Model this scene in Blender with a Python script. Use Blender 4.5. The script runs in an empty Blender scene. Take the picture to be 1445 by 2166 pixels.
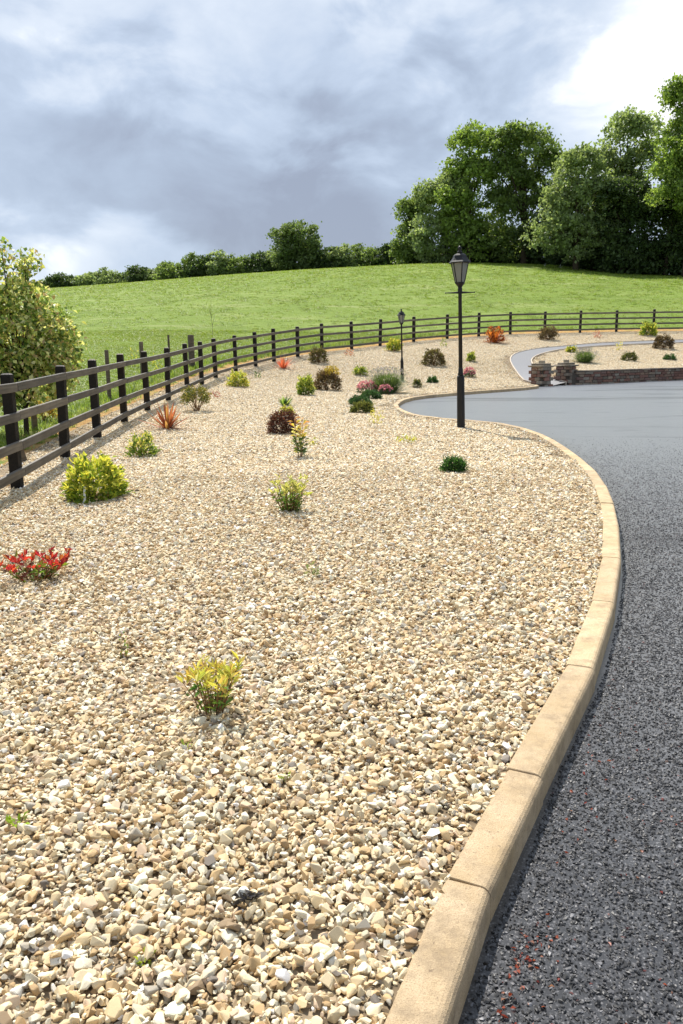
import bpy, bmesh, math, random
import numpy as np
from mathutils import Vector, Matrix, geometry as mgeo
rng = np.random.default_rng(11)
random.seed(5)
sc = bpy.context.scene
COL = sc.collection
R = math.radians

# ---------------------------------------------------------------- camera
cam_d = bpy.data.cameras.new('camera'); cam = bpy.data.objects.new('camera', cam_d); COL.objects.link(cam)
cam_d.sensor_fit = 'VERTICAL'; cam_d.sensor_height = 36.0; cam_d.lens = 28.25
cam_d.clip_start = 0.05; cam_d.clip_end = 6000
CAM = Vector((0, 0, 1.5))
_p, _th = math.atan(340 / 1700), 0.010
_F = Vector((0, math.cos(_p), -math.sin(_p))); _R0 = Vector((1, 0, 0)); _U0 = _R0.cross(_F)
_R = _R0 * math.cos(_th) - _U0 * math.sin(_th); _U = _R0 * math.sin(_th) + _U0 * math.cos(_th)
cam.matrix_world = Matrix(((_R.x, _U.x, -_F.x, CAM.x), (_R.y, _U.y, -_F.y, CAM.y), (_R.z, _U.z, -_F.z, CAM.z), (0, 0, 0, 1)))
sc.camera = cam

# ---------------------------------------------------------------- world: broken grey cloud over a blue sky
SUN_AZ, SUN_EL = R(-20), R(54)          # azimuth from +Y towards +X
sun_dir = Vector((math.sin(SUN_AZ) * math.cos(SUN_EL), math.cos(SUN_AZ) * math.cos(SUN_EL), math.sin(SUN_EL)))
world = bpy.data.worlds.new('World'); sc.world = world; world.use_nodes = True
nt = world.node_tree; nt.nodes.clear(); N = nt.nodes.new; LK = nt.links.new
out = N('ShaderNodeOutputWorld'); mixs = N('ShaderNodeMixShader'); LK(mixs.outputs[0], out.inputs[0])
sky = N('ShaderNodeTexSky'); sky.sky_type = 'NISHITA'; sky.sun_disc = False; sky.sun_elevation = SUN_EL; sky.sun_rotation = SUN_AZ
bg1 = N('ShaderNodeBackground'); bg1.inputs[1].default_value = 0.10; LK(sky.outputs[0], bg1.inputs[0])
bg2 = N('ShaderNodeBackground'); bg2.inputs[1].default_value = 1.0
LK(bg1.outputs[0], mixs.inputs[1]); LK(bg2.outputs[0], mixs.inputs[2])
def wmath(op, a, b=None, c=None, clamp=False):
    n = N('ShaderNodeMath'); n.operation = op; n.use_clamp = clamp
    for i, v in enumerate((a, b, c)):
        if v is None: continue
        if isinstance(v, (int, float)): n.inputs[i].default_value = v
        else: LK(v, n.inputs[i])
    return n.outputs[0]
tc = N('ShaderNodeTexCoord'); gen = tc.outputs['Generated']
sep = N('ShaderNodeSeparateXYZ'); LK(gen, sep.inputs[0])
comb = N('ShaderNodeMapping'); comb.inputs['Scale'].default_value = (1.0, 0.8, 1.7); LK(gen, comb.inputs[0])
def wnoise(scale, detail, rough, dist, off):
    m = N('ShaderNodeMapping'); m.inputs['Location'].default_value = off; LK(comb.outputs[0], m.inputs[0])
    n = N('ShaderNodeTexNoise'); n.inputs['Scale'].default_value = scale; n.inputs['Detail'].default_value = detail
    n.inputs['Roughness'].default_value = rough; n.inputs['Distortion'].default_value = dist; LK(m.outputs[0], n.inputs['Vector']); return n.outputs['Fac']
def lobe(d, sharp):                      # a broad bank or gap of cloud in one quarter of the sky
    v = N('ShaderNodeVectorMath'); v.operation = 'DOT_PRODUCT'; LK(gen, v.inputs[0]); v.inputs[1].default_value = Vector(d).normalized()
    return wmath('POWER', wmath('MAXIMUM', v.outputs['Value'], 0.0), sharp)
n1 = wnoise(3.0, 4, 0.48, 0.25, (5.5, 15.2, 3.9)); n2 = wnoise(8.0, 7, 0.55, 0.3, (9.3, 1.2, 4.0))
mr = N('ShaderNodeMapRange'); mr.interpolation_type = 'SMOOTHSTEP'; mr.inputs[1].default_value = 0.44; mr.inputs[2].default_value = 0.57
LK(wmath('ADD', n1, wmath('MULTIPLY', wmath('SUBTRACT', n2, 0.5), 0.30)), mr.inputs[0])       # billowing edges of the cloud banks
lev = wmath('ADD', wmath('MULTIPLY', mr.outputs[0], 0.30), wmath('ADD', wmath('MULTIPLY', wmath('SUBTRACT', n2, 0.5), 0.80), 0.36))
lev = wmath('ADD', lev, wmath('MULTIPLY', lobe((0.42, 0.85, 0.37), 85), 0.95))      # bright break in the cloud
lev = wmath('ADD', lev, wmath('MULTIPLY', lobe((-0.36, 0.93, 0.09), 300), 0.24))   # pale gap low over the meadow
lev = wmath('ADD', lev, wmath('MULTIPLY', lobe((-0.08, 0.985, 0.11), 60), -0.34))  # heavy bank over the hill
ramp = N('ShaderNodeValToRGB'); LK(lev, ramp.inputs[0]); er = ramp.color_ramp.elements
er[0].position = 0.05; er[0].color = (0.235, 0.27, 0.35, 1); er[1].position = 1.0; er[1].color = (0.90, 0.90, 0.90, 1)
for pos, c in ((0.30, (0.315, 0.375, 0.475, 1)), (0.52, (0.395, 0.465, 0.575, 1)), (0.76, (0.545, 0.60, 0.68, 1))):
    e = er.new(pos); e.color = c
LK(ramp.outputs[0], bg2.inputs[0]); mixs.inputs[0].default_value = 0.93

sun_d = bpy.data.lights.new('sun', 'SUN'); sun_d.energy = 5.0; sun_d.angle = R(0.55); sun_d.color = (1.0, 0.955, 0.88)
sun = bpy.data.objects.new('sun', sun_d); COL.objects.link(sun)
sun.rotation_euler = (-sun_dir).to_track_quat('-Z', 'Y').to_euler(); sun.location = sun_dir * 60
vs = sc.view_settings; vs.view_transform = 'Standard'; vs.look = 'None'; vs.gamma = 1.0; vs.use_curve_mapping = False; vs.exposure = 0.55

# ---------------------------------------------------------------- terrain
FENCE = [(-3.0, -5.0, 0.0), (-3.15, 0.0, 0.0), (-3.3, 4.6, -0.02), (-3.5, 6.8, -0.01),
 (-3.68, 9.02, 0.01), (-3.88, 11.25, 0.06), (-4.09, 13.5, 0.10), (-4.23, 15.78, 0.17), (-4.31, 18.06, 0.23), (-4.31, 20.31, 0.32),
 (-4.24, 22.52, 0.44), (-4.2, 24.7, 0.54), (-4.1, 26.85, 0.67), (-3.7, 28.98, 0.82), (-3.21, 31.1, 0.95), (-2.68, 33.21, 1.1),
 (-1.82, 35.32, 1.28), (-0.82, 37.42, 1.44), (0.57, 39.52, 1.58), (2.04, 41.58, 1.74), (3.92, 43.58, 1.94), (5.94, 45.47, 2.11),
 (7.96, 47.1, 2.25), (10.03, 48.4, 2.37), (12.3, 49.4, 2.42), (14.6, 50.0, 2.46), (16.9, 50.3, 2.49), (19.2, 50.4, 2.5),
 (21.5, 50.4, 2.5), (23.8, 50.3, 2.5), (26.1, 50.0, 2.45)]
KERB = [(-1.5, -5.0), (-0.95, -2.6), (-0.55, -0.9), (-0.2, 0.4), (0.2, 1.44), (0.35, 1.81), (0.5, 2.09), (0.74, 2.61), (1.13, 3.38), (1.38, 3.95),
 (1.61, 4.53), (1.81, 5.06), (2.05, 5.78), (2.41, 6.95), (2.86, 8.85), (3.14, 10.97), (3.27, 12.96), (3.17, 14.4), (2.9, 15.2),
 (2.45, 15.8), (2.05, 16.25), (1.75, 16.75), (1.55, 17.5), (1.43, 18.9), (1.46, 20.5), (1.88, 22.7), (2.56, 24.15), (3.39, 25.2),
 (4.28, 26.15), (5.4, 27.25), (6.5, 28.35), (7.15, 29.35), (7.35, 30.3)]
def road_z(x, y): return 0.003 * np.clip(y, -10, 40)
WALL = [(8.95, 31.75), (9.6, 31.95), (10.5, 32.45), (11.9, 33.4), (13.4, 34.4), (14.9, 35.2), (17.0, 36.1), (19.5, 36.9), (23.0, 37.6), (27.0, 38.0)]
def _controls():
    c = list(FENCE)
    for x, y in KERB: c.append((x - 0.1, y, road_z(x, y) + 0.105))
    c += [(2.2, 30.5, 0.42), (4.5, 31.0, 0.5), (-1.0, 29.0, 0.42), (-1.5, 24.0, 0.3), (-1.0, 15.0, 0.13), (-1.5, 6.0, 0.1), (0.5, 10, 0.13), (6.0, 36.0, 1.0), (6.6, 31.5, 0.32)]
    for x, y in WALL[1:]: c.append((x - 0.1, y + 0.45, 0.62))
    c += [(8.3, 31.3, 0.10), (8.0, 32.4, 0.19), (8.1, 33.3, 0.38), (32, 48, 2.2), (45, 44, 1.5)]
    for b, t, D in [(-.7, .055, 135), (-.5, .062, 135), (-.327, .0714, 132), (-.2, .0821, 126), (-.074, .0921, 121), (.008, .0959, 119), (.067, .0968, 116), (.155, .1004, 110),
                    (.193, .0985, 107), (.264, .094, 102), (.313, .086, 100), (.413, .078, 98), (.6, .065, 100), (.9, .05, 110)]:
        k = 1 / math.hypot(b, 1); x, y = b * k * D, k * D
        z = 1.5 + t * D; c.append((x, y, z)); c.append((x * 1.35, y * 1.35, z + 0.5)); c.append((x * 1.8, y * 1.8, z - 1))
    c += [(-9, 12, .0), (-9, 22, .55), (-10, 34, 1.6), (-40, 10, -.3), (-45, 50, 2.0), (-30, -25, -1), (0, -40, -.6), (50, -30, -.6), (70, 20, -.2), (30, 20, 0)]
    return np.array(c, float)
_CT = _controls()
def _phi(r2): return 0.5 * r2 * np.log(r2 + 1e-9)
def _fit():
    X = _CT[:, :2] / 10; n = len(X)
    K = _phi(((X[:, None] - X[None]) ** 2).sum(-1)) + 0.0008 * np.eye(n)
    Pm = np.c_[np.ones(n), X]; A = np.zeros((n + 3, n + 3)); A[:n, :n] = K; A[:n, n:] = Pm; A[n:, :n] = Pm.T
    return np.linalg.solve(A, np.r_[_CT[:, 2], 0, 0, 0])
_TW = _fit()
def terrain(x, y):
    x = np.asarray(x, float); y = np.asarray(y, float); sh = np.broadcast(x, y).shape
    Q = np.c_[np.broadcast_to(x, sh).ravel(), np.broadcast_to(y, sh).ravel()] / 10; X = _CT[:, :2] / 10
    out = np.empty(len(Q))
    for s in range(0, len(Q), 20000):
        q = Q[s:s + 20000]
        out[s:s + 20000] = _phi(((q[:, None] - X[None]) ** 2).sum(-1)) @ _TW[:len(X)] + _TW[-3] + q @ _TW[-2:]
    return out.reshape(sh)
def tz(x, y): return float(terrain(np.array([x]), np.array([y]))[0])

# ---------------------------------------------------------------- materials
def new_mat(name):
    m = bpy.data.materials.new(name); m.use_nodes = True; nt = m.node_tree; nt.nodes.clear()
    o = nt.nodes.new('ShaderNodeOutputMaterial'); return m, nt, o
class NB:
    """small node helper"""
    def __init__(s, nt): s.nt = nt
    def n(s, t, **kw):
        x = s.nt.nodes.new(t)
        for k, v in kw.items(): setattr(x, k, v)
        return x
    def l(s, a, b): s.nt.links.new(a, b)
    def setv(s, inp, v):
        if hasattr(v, 'is_output') or isinstance(v, bpy.types.NodeSocket): s.l(v, inp)
        else: inp.default_value = v
    def math(s, op, a, b=0.0, clamp=False):
        x = s.n('ShaderNodeMath', operation=op, use_clamp=clamp); s.setv(x.inputs[0], a); s.setv(x.inputs[1], b); return x.outputs[0]
    def noise(s, vec, scale, detail=3, rough=0.55, dist=0.0):
        x = s.n('ShaderNodeTexNoise'); s.l(vec, x.inputs['Vector']); x.inputs['Scale'].default_value = scale
        x.inputs['Detail'].default_value = detail; x.inputs['Roughness'].default_value = rough; x.inputs['Distortion'].default_value = dist
        return x.outputs['Fac']
    def voro(s, vec, scale, feature='F1'):
        x = s.n('ShaderNodeTexVoronoi', feature=feature); s.l(vec, x.inputs['Vector']); x.inputs['Scale'].default_value = scale; return x
    def ramp(s, f, stops):
        x = s.n('ShaderNodeValToRGB'); s.l(f, x.inputs[0]); e = x.color_ramp.elements
        e[0].position, e[0].color = stops[0][0], (*stops[0][1], 1); e[1].position, e[1].color = stops[-1][0], (*stops[-1][1], 1)
        for p, c in stops[1:-1]: q = e.new(p); q.color = (*c, 1)
        return x.outputs[0]
    def mix(s, f, a, b, mode='MIX'):
        x = s.n('ShaderNodeMix', data_type='RGBA', blend_type=mode)
        s.setv(x.inputs[0], f); s.setv(x.inputs[6], a if not isinstance(a, tuple) else (*a, 1)); s.setv(x.inputs[7], b if not isinstance(b, tuple) else (*b, 1)); return x.outputs[2]
    def coord(s, which='Object', scale=(1, 1, 1)):
        t = s.n('ShaderNodeTexCoord'); m = s.n('ShaderNodeMapping'); m.inputs['Scale'].default_value = scale; s.l(t.outputs[which], m.inputs[0]); return m.outputs[0]
    def pos(s): return s.n('ShaderNodeNewGeometry').outputs['Position']
    def attr(s, name, typ='GEOMETRY'):
        return s.n('ShaderNodeAttribute', attribute_name=name, attribute_type=typ)
    def bsdf(s, col, rough=0.6, spec=0.4, metal=0.0):
        b = s.n('ShaderNodeBsdfPrincipled'); s.setv(b.inputs['Base Color'], col if not isinstance(col, tuple) else (*col, 1))
        s.setv(b.inputs['Roughness'], rough); s.setv(b.inputs['Specular IOR Level'], spec); b.inputs['Metallic'].default_value = metal; return b
    def bump(s, h, strength, dist, b):
        x = s.n('ShaderNodeBump'); x.inputs['Strength'].default_value = strength; x.inputs['Distance'].default_value = dist
        s.l(h, x.inputs['Height']); s.l(x.outputs[0], b.inputs['Normal'])

def m_gravel():
    m, nt, o = new_mat('pebble'); k = NB(nt); t = k.attr('tint', 'INSTANCER').outputs['Color']; g = k.attr('stone').outputs['Color']
    has = k.attr('stone').outputs['Alpha']
    c = k.mix(k.math('GREATER_THAN', has, 0.5), t, g)
    v = k.coord('Object', (1, 1, 1)); nz = k.noise(v, 60, 4, 0.6)
    c = k.mix(0.55, c, k.ramp(nz, [(0.3, (0.62, 0.52, 0.40)), (0.7, (1.15, 1.1, 1.05))]), 'MULTIPLY')
    b = k.bsdf(c, 0.72, 0.35); k.bump(nz, 0.35, 0.004, b); k.l(b.outputs[0], o.inputs[0]); return m
def m_chip():
    m, nt, o = new_mat('chipping'); k = NB(nt); t = k.attr('tint', 'INSTANCER').outputs['Color']; b = k.bsdf(k.mix(0.5, t, k.ramp(k.noise(k.coord(), 2.0, 4), [(0.3, (0.6,) * 3), (0.7, (1.4,) * 3)]), 'MULTIPLY'), 0.5, 0.45); k.l(b.outputs[0], o.inputs[0]); return m
def m_bed():
    m, nt, o = new_mat('gravel_base'); k = NB(nt); p = k.pos()
    c = k.ramp(k.voro(p, 30).outputs['Color'], [(0.0, (0.11, 0.08, 0.05)), (0.5, (0.24, 0.18, 0.11)), (1.0, (0.40, 0.32, 0.22))])
    c = k.mix(k.math('MULTIPLY', k.noise(p, 1.2, 3), 0.4), c, (0.20, 0.15, 0.10)); b = k.bsdf(c, 0.9, 0.2)
    k.bump(k.voro(p, 30).outputs['Distance'], 0.8, 0.02, b); k.l(b.outputs[0], o.inputs[0]); return m
def m_tarmac():
    m, nt, o = new_mat('tarmac'); k = NB(nt); p = k.pos()
    vo = k.voro(p, 155); cell = k.n('ShaderNodeSeparateColor'); k.l(vo.outputs['Color'], cell.inputs[0])
    c = k.ramp(cell.outputs[0], [(0.0, (0.004, 0.004, 0.005)), (0.28, (0.010, 0.010, 0.011)), (0.52, (0.030, 0.030, 0.032)), (0.80, (0.080, 0.079, 0.082)), (1.0, (0.17, 0.166, 0.168))])
    c = k.mix(k.ramp(vo.outputs['Distance'], [(0.30, (0,) * 3), (0.65, (0.9,) * 3)]), c, (0.006, 0.006, 0.008))
    big = k.noise(p, 0.8, 4, 0.6); c = k.mix(k.ramp(big, [(0.4, (0.0,) * 3), (0.75, (0.30,) * 3)]), c, (0.06, 0.06, 0.066))
    t2 = k.n('ShaderNodeMapping'); t2.inputs['Scale'].default_value = (0.30, 1.0, 1.0); t2.inputs['Rotation'].default_value = (0, 0, R(-10)); k.l(p, t2.inputs[0])
    damp = k.ramp(k.noise(t2.outputs[0], 0.55, 5, 0.6, 0.8), [(0.54, (0.0,) * 3), (0.66, (1.0,) * 3)])
    b = k.bsdf(c, 0.8, 0.08); b.inputs['Sheen Roughness'].default_value = 0.42; b.inputs['Coat Roughness'].default_value = 0.28; b.inputs['Coat IOR'].default_value = 1.55; b.inputs['Sheen Tint'].default_value = (1.0, 0.985, 0.955, 1)
    gap = k.ramp(vo.outputs['Distance'], [(0.25, (1.0,) * 3), (0.62, (0.70,) * 3)]); dry = k.math('SUBTRACT', 1.0, k.math('MULTIPLY', damp, 0.38)); k.l(k.math('MULTIPLY', gap, dry), b.inputs['Sheen Weight']); k.l(k.math('MULTIPLY', dry, k.math('ADD', 0.72, k.math('MULTIPLY', k.noise(p, 3.0, 6, 0.7), 0.5))), b.inputs['Coat Weight'])
    k.bump(vo.outputs['Distance'], 0.5, 0.004, b); k.l(b.outputs[0], o.inputs[0]); return m
def m_path():
    m, nt, o = new_mat('path_tarmac'); k = NB(nt); p = k.pos()
    c = k.ramp(k.voro(p, 90).outputs['Distance'], [(0.0, (0.24, 0.24, 0.25)), (0.8, (0.16, 0.16, 0.17))])
    b = k.bsdf(c, 0.5, 0.5); k.bump(k.noise(p, 150), 0.4, 0.004, b); k.l(b.outputs[0], o.inputs[0]); return m
def m_kerb(name='kerb_concrete', base=(0.43, 0.325, 0.18), pale=(0.64, 0.52, 0.35)):
    m, nt, o = new_mat(name); k = NB(nt); p = k.pos(); oi = k.n('ShaderNodeObjectInfo')
    c = k.mix(k.ramp(k.noise(p, 4, 6, 0.7), [(0.3, (0,) * 3), (0.7, (1,) * 3)]), base, pale)
    c = k.mix(k.ramp(k.noise(p, 340, 2), [(0.36, (0.6,) * 3), (0.52, (0,) * 3)]), c, (0.27, 0.19, 0.11))
    c = k.mix(k.ramp(k.noise(p, 11, 6, 0.72), [(0.47, (0,) * 3), (0.72, (0.9,) * 3)]), c, (0.27, 0.21, 0.135))
    c = k.mix(k.ramp(k.noise(p, 60, 3, 0.6), [(0.64, (0,) * 3), (0.72, (0.6,) * 3)]), c, (0.16, 0.12, 0.08))
    c = k.mix(0.8, c, k.ramp(oi.outputs['Random'], [(0.0, (0.84, 0.80, 0.80)), (0.5, (1.0, 0.95, 0.93)), (1.0, (1.08, 1.04, 0.97))]), 'MULTIPLY')
    b = k.bsdf(c, 0.85, 0.25); k.bump(k.noise(p, 210, 4, 0.7), 0.6, 0.005, b); k.l(b.outputs[0], o.inputs[0]); return m
def m_field():
    m, nt, o = new_mat('meadow'); k = NB(nt); p = k.pos()
    c = k.ramp(k.noise(p, 0.22, 6, 0.62, 0.3), [(0.28, (0.145, 0.21, 0.032)), (0.5, (0.188, 0.265, 0.044)), (0.72, (0.25, 0.32, 0.078))])
    c = k.mix(k.ramp(k.noise(p, 2.6, 6, 0.7), [(0.45, (0,) * 3), (0.8, (0.5,) * 3)]), c, (0.12, 0.185, 0.025))
    t = k.n('ShaderNodeMapping'); t.inputs['Scale'].default_value = (0.35, 1.2, 1); k.l(p, t.inputs[0])
    c = k.mix(k.ramp(k.noise(t.outputs[0], 0.35, 6, 0.7, 0.5), [(0.55, (0,) * 3), (0.72, (0.75,) * 3)]), c, (0.36, 0.38, 0.17))
    d = k.attr('fd').outputs['Fac']; edge = k.math('ADD', d, k.math('MULTIPLY', k.math('SUBTRACT', k.noise(p, 1.3, 6, 0.7), 0.5), 4.0))
    soil = k.ramp(k.noise(p, 7, 5, 0.65), [(0.28, (0.26, 0.13, 0.05)), (0.45, (0.50, 0.27, 0.09)), (0.60, (0.56, 0.40, 0.16)), (0.72, (0.34, 0.34, 0.08))])
    c = k.mix(k.ramp(edge, [(0.48, (1,) * 3), (0.62, (0,) * 3)]) if False else k.math('SUBTRACT', 1.0, k.math('MULTIPLY', k.math('SUBTRACT', edge, 0.95), 2.2), True), c, soil)
    b = k.bsdf(c, 0.9, 0.15); k.bump(k.noise(p, 9, 6, 0.75), 1.0, 0.12, b); k.l(b.outputs[0], o.inputs[0]); return m
def m_leaf(name='leaf', trans=0.38, rough=0.45, spec=0.35, inst=False):
    m, nt, o = new_mat(name); k = NB(nt)
    c = k.attr('Col').outputs['Color'] if not inst else k.mix(1.0, k.attr('Col').outputs['Color'], k.attr('tint', 'INSTANCER').outputs['Color'], 'MULTIPLY')
    b = k.bsdf(c, rough, spec); t = k.n('ShaderNodeBsdfTranslucent'); k.l(k.mix(1.0, c, (1.35, 1.3, 0.75), 'MULTIPLY'), t.inputs[0])
    x = k.n('ShaderNodeMixShader'); x.inputs[0].default_value = trans; k.l(b.outputs[0], x.inputs[1]); k.l(t.outputs[0], x.inputs[2]); k.l(x.outputs[0], o.inputs[0]); return m
def m_wood(name, dark, pale, rough=0.7, spec=0.3):
    m, nt, o = new_mat(name); k = NB(nt); v = k.coord('Object', (3, 40, 40)); nz = k.noise(v, 1.0, 5, 0.65, 0.3)
    v2 = k.pos(); c = k.mix(k.ramp(nz, [(0.3, (0,) * 3), (0.7, (1,) * 3)]), dark, pale)
    c = k.mix(k.ramp(k.noise(v2, 3.0, 4), [(0.35, (0.0,) * 3), (0.75, (0.6,) * 3)]), c, tuple(x * 0.6 for x in dark))
    c = k.mix(1.0, c, k.ramp(k.n('ShaderNodeObjectInfo').outputs['Random'], [(0.0, (0.72, 0.72, 0.74)), (1.0, (1.3, 1.25, 1.18))]), 'MULTIPLY')
    b = k.bsdf(c, rough, spec); k.bump(nz, 0.5, 0.004, b); k.l(b.outputs[0], o.inputs[0]); return m
def m_plain(name, col, rough=0.5, spec=0.5, metal=0.0, vary=0.2, scale=12):
    m, nt, o = new_mat(name); k = NB(nt); nz = k.noise(k.pos(), scale, 4, 0.6)
    c = k.mix(nz, tuple(x * (1 - vary) for x in col), tuple(x * (1 + vary) for x in col)); b = k.bsdf(c, rough, spec, metal)
    k.bump(nz, 0.15, 0.003, b); k.l(b.outputs[0], o.inputs[0]); return m
def m_stone():
    m, nt, o = new_mat('wall_stone'); k = NB(nt); p = k.pos(); t = k.attr('tint', 'OBJECT').outputs['Color']
    nz = k.noise(p, 14, 6, 0.7); c = k.mix(0.8, t, k.ramp(nz, [(0.25, (0.55, 0.55, 0.55)), (0.75, (1.35, 1.3, 1.25))]), 'MULTIPLY')
    b = k.bsdf(c, 0.88, 0.25); k.bump(nz, 0.7, 0.02, b); k.l(b.outputs[0], o.inputs[0]); return m
def m_glass():
    m, nt, o = new_mat('frosted_pane'); k = NB(nt); nz = k.noise(k.pos(), 9, 3)
    c = k.mix(nz, (0.30, 0.31, 0.29), (0.42, 0.43, 0.40)); b = k.bsdf(c, 0.25, 0.5); t = k.n('ShaderNodeBsdfTranslucent'); t.inputs[0].default_value = (0.5, 0.52, 0.48, 1)
    x = k.n('ShaderNodeMixShader'); x.inputs[0].default_value = 0.5; k.l(b.outputs[0], x.inputs[1]); k.l(t.outputs[0], x.inputs[2]); k.l(x.outputs[0], o.inputs[0]); return m
M = dict(pebble=m_gravel(), chip=m_chip(), bed=m_bed(), tarmac=m_tarmac(), path=m_path(), kerb=m_kerb(), edging=m_kerb('pale_concrete', (0.55, 0.50, 0.42), (0.68, 0.62, 0.52)),
         field=m_field(), leaf=m_leaf(), tree_leaf=m_leaf('tree_leaf', 0.48, 0.5, 0.35), grass=m_leaf('grass_blade', 0.4, 0.5, 0.25, True),
         post=m_wood('creosote_post', (0.008, 0.007, 0.006), (0.028, 0.022, 0.018), 0.7, 0.2), rail=m_wood('weathered_rail', (0.055, 0.049, 0.041), (0.185, 0.165, 0.138), 0.6, 0.35),
         top_sun_tint=m_wood('post_top_sun_tint', (0.16, 0.14, 0.12), (0.42, 0.38, 0.34), 0.8, 0.2), stake=m_wood('grey_stake', (0.07, 0.055, 0.04), (0.20, 0.165, 0.125)), bark=m_wood('bark', (0.03, 0.024, 0.018), (0.10, 0.08, 0.06), 0.9, 0.1),  # fence post tops: bright sunlight painted in as a pale wood colour
         black=m_plain('black_paint', (0.006, 0.006, 0.007), 0.5, 0.35, 0, 0.3), stone=m_stone(), mortar=m_plain('mortar', (0.10, 0.085, 0.07), 0.95, 0.1, 0, 0.3, 25),
         coping=m_plain('coping_stone', (0.13, 0.11, 0.085), 0.85, 0.25, 0, 0.45, 7), glass=m_glass(), stem=m_plain('stem', (0.22, 0.12, 0.055), 0.7, 0.3, 0, 0.3, 40),
         plastic=m_plain('white_plastic', (0.72, 0.76, 0.74), 0.4, 0.5, 0, 0.05))

# ---------------------------------------------------------------- mesh helpers
def link(o, parent=None):
    COL.objects.link(o)
    if parent is not None: o.parent = parent
    return o
def np_mesh(name, V, Fc, mat, cols=None, attr='Col', smooth=False):
    """V (n,3); Fc (m,3) or (m,4) index array; cols per vertex (n,3)"""
    me = bpy.data.meshes.new(name); V = np.ascontiguousarray(V, np.float32); Fc = np.ascontiguousarray(Fc, np.int32); m, w = Fc.shape
    me.vertices.add(len(V)); me.vertices.foreach_set('co', V.ravel()); me.loops.add(m * w); me.loops.foreach_set('vertex_index', Fc.ravel())
    me.polygons.add(m); me.polygons.foreach_set('loop_start', np.arange(0, m * w, w, dtype=np.int32)); me.polygons.foreach_set('loop_total', np.full(m, w, np.int32))
    me.polygons.foreach_set('use_smooth', np.full(m, smooth, bool))
    if cols is not None:
        a = me.color_attributes.new(attr, 'FLOAT_COLOR', 'POINT'); a.data.foreach_set('color', np.c_[cols, np.ones(len(V))].astype(np.float32).ravel())
    me.update(calc_edges=True); me.validate(); me.materials.append(mat); return me
class MB:
    def __init__(s): s.v = []; s.f = []
    def box(s, c, size, rot=None, taper=1.0):
        n = len(s.v); hx, hy, hz = size[0] / 2, size[1] / 2, size[2] / 2
        for z, t in ((-hz, 1), (hz, taper)):
            for x, y in ((-hx, -hy), (hx, -hy), (hx, hy), (-hx, hy)):
                q = Vector((x * t, y * t, z));  q = rot @ q if rot is not None else q; s.v.append(tuple(q + Vector(c)))
        s.f += [(n, n + 3, n + 2, n + 1), (n + 4, n + 5, n + 6, n + 7)] + [(n + i, n + (i + 1) % 4, n + 4 + (i + 1) % 4, n + 4 + i) for i in range(4)]; return s
    def lathe(s, prof, n=12, c=(0, 0, 0), phase=0.0):
        b = len(s.v)
        for r, z in prof:
            for i in range(n): a = phase + 2 * math.pi * i / n; s.v.append((c[0] + r * math.cos(a), c[1] + r * math.sin(a), c[2] + z))
        for j in range(len(prof) - 1):
            for i in range(n): k = (i + 1) % n; s.f.append((b + j * n + i, b + j * n + k, b + (j + 1) * n + k, b + (j + 1) * n + i))
        s.f.append(tuple(b + i for i in reversed(range(n)))); s.f.append(tuple(b + (len(prof) - 1) * n + i for i in range(n))); return s
    def tube(s, pts, rad, n=6):
        b = len(s.v); pts = [Vector(p) for p in pts]
        for j, p in enumerate(pts):
            d = (pts[min(j + 1, len(pts) - 1)] - pts[max(j - 1, 0)]).normalized(); a = d.orthogonal().normalized(); e = d.cross(a)
            r = rad[j] if not isinstance(rad, (int, float)) else rad
            for i in range(n): t = 2 * math.pi * i / n; s.v.append(tuple(p + a * (r * math.cos(t)) + e * (r * math.sin(t))))
        for j in range(len(pts) - 1):
            for i in range(n): k = (i + 1) % n; s.f.append((b + j * n + i, b + j * n + k, b + (j + 1) * n + k, b + (j + 1) * n + i))
        s.f.append(tuple(b + i for i in reversed(range(n)))); s.f.append(tuple(b + (len(pts) - 1) * n + i for i in range(n))); return s
    def mesh(s, name, mat, bevel=0.0, smooth=False, seg=1):
        me = bpy.data.meshes.new(name); me.from_pydata(s.v, [], s.f); me.materials.append(mat)
        bm = bmesh.new(); bm.from_mesh(me); bmesh.ops.recalc_face_normals(bm, faces=bm.faces)
        if bevel: bmesh.ops.bevel(bm, geom=bm.edges[:], offset=bevel, segments=seg, profile=0.5, affect='EDGES')
        for f in bm.faces: f.smooth = smooth
        bm.to_mesh(me); bm.free(); return me
    def build(s, name, mat, parent=None, bevel=0.0, smooth=False): return link(bpy.data.objects.new(name, s.mesh(name, mat, bevel, smooth)), parent)
def mesh_obj(name, me, parent=None): return link(bpy.data.objects.new(name, me), parent)
def tag(o, label=None, cat=None, group=None, kind=None):
    if label: o['label'] = label
    if cat: o['category'] = cat
    if group: o['group'] = group
    if kind: o['kind'] = kind
    return o
def empty(name, loc, rz=0.0):
    o = bpy.data.objects.new(name, None); COL.objects.link(o); o.location = loc; o.rotation_euler = (0, 0, rz); o.empty_display_size = 0.1; return o
def norm(a): return a / (np.linalg.norm(a, axis=-1, keepdims=True) + 1e-9)
def in_poly(x, y, poly):
    x = np.asarray(x); y = np.asarray(y); ins = np.zeros(x.shape, bool); p = np.asarray(poly)
    for (x0, y0), (x1, y1) in zip(p, np.roll(p, -1, 0)):
        c = ((y0 > y) != (y1 > y)); xi = (x1 - x0) * (y - y0) / (y1 - y0 + 1e-12) + x0; ins ^= c & (x < xi)
    return ins
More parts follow.
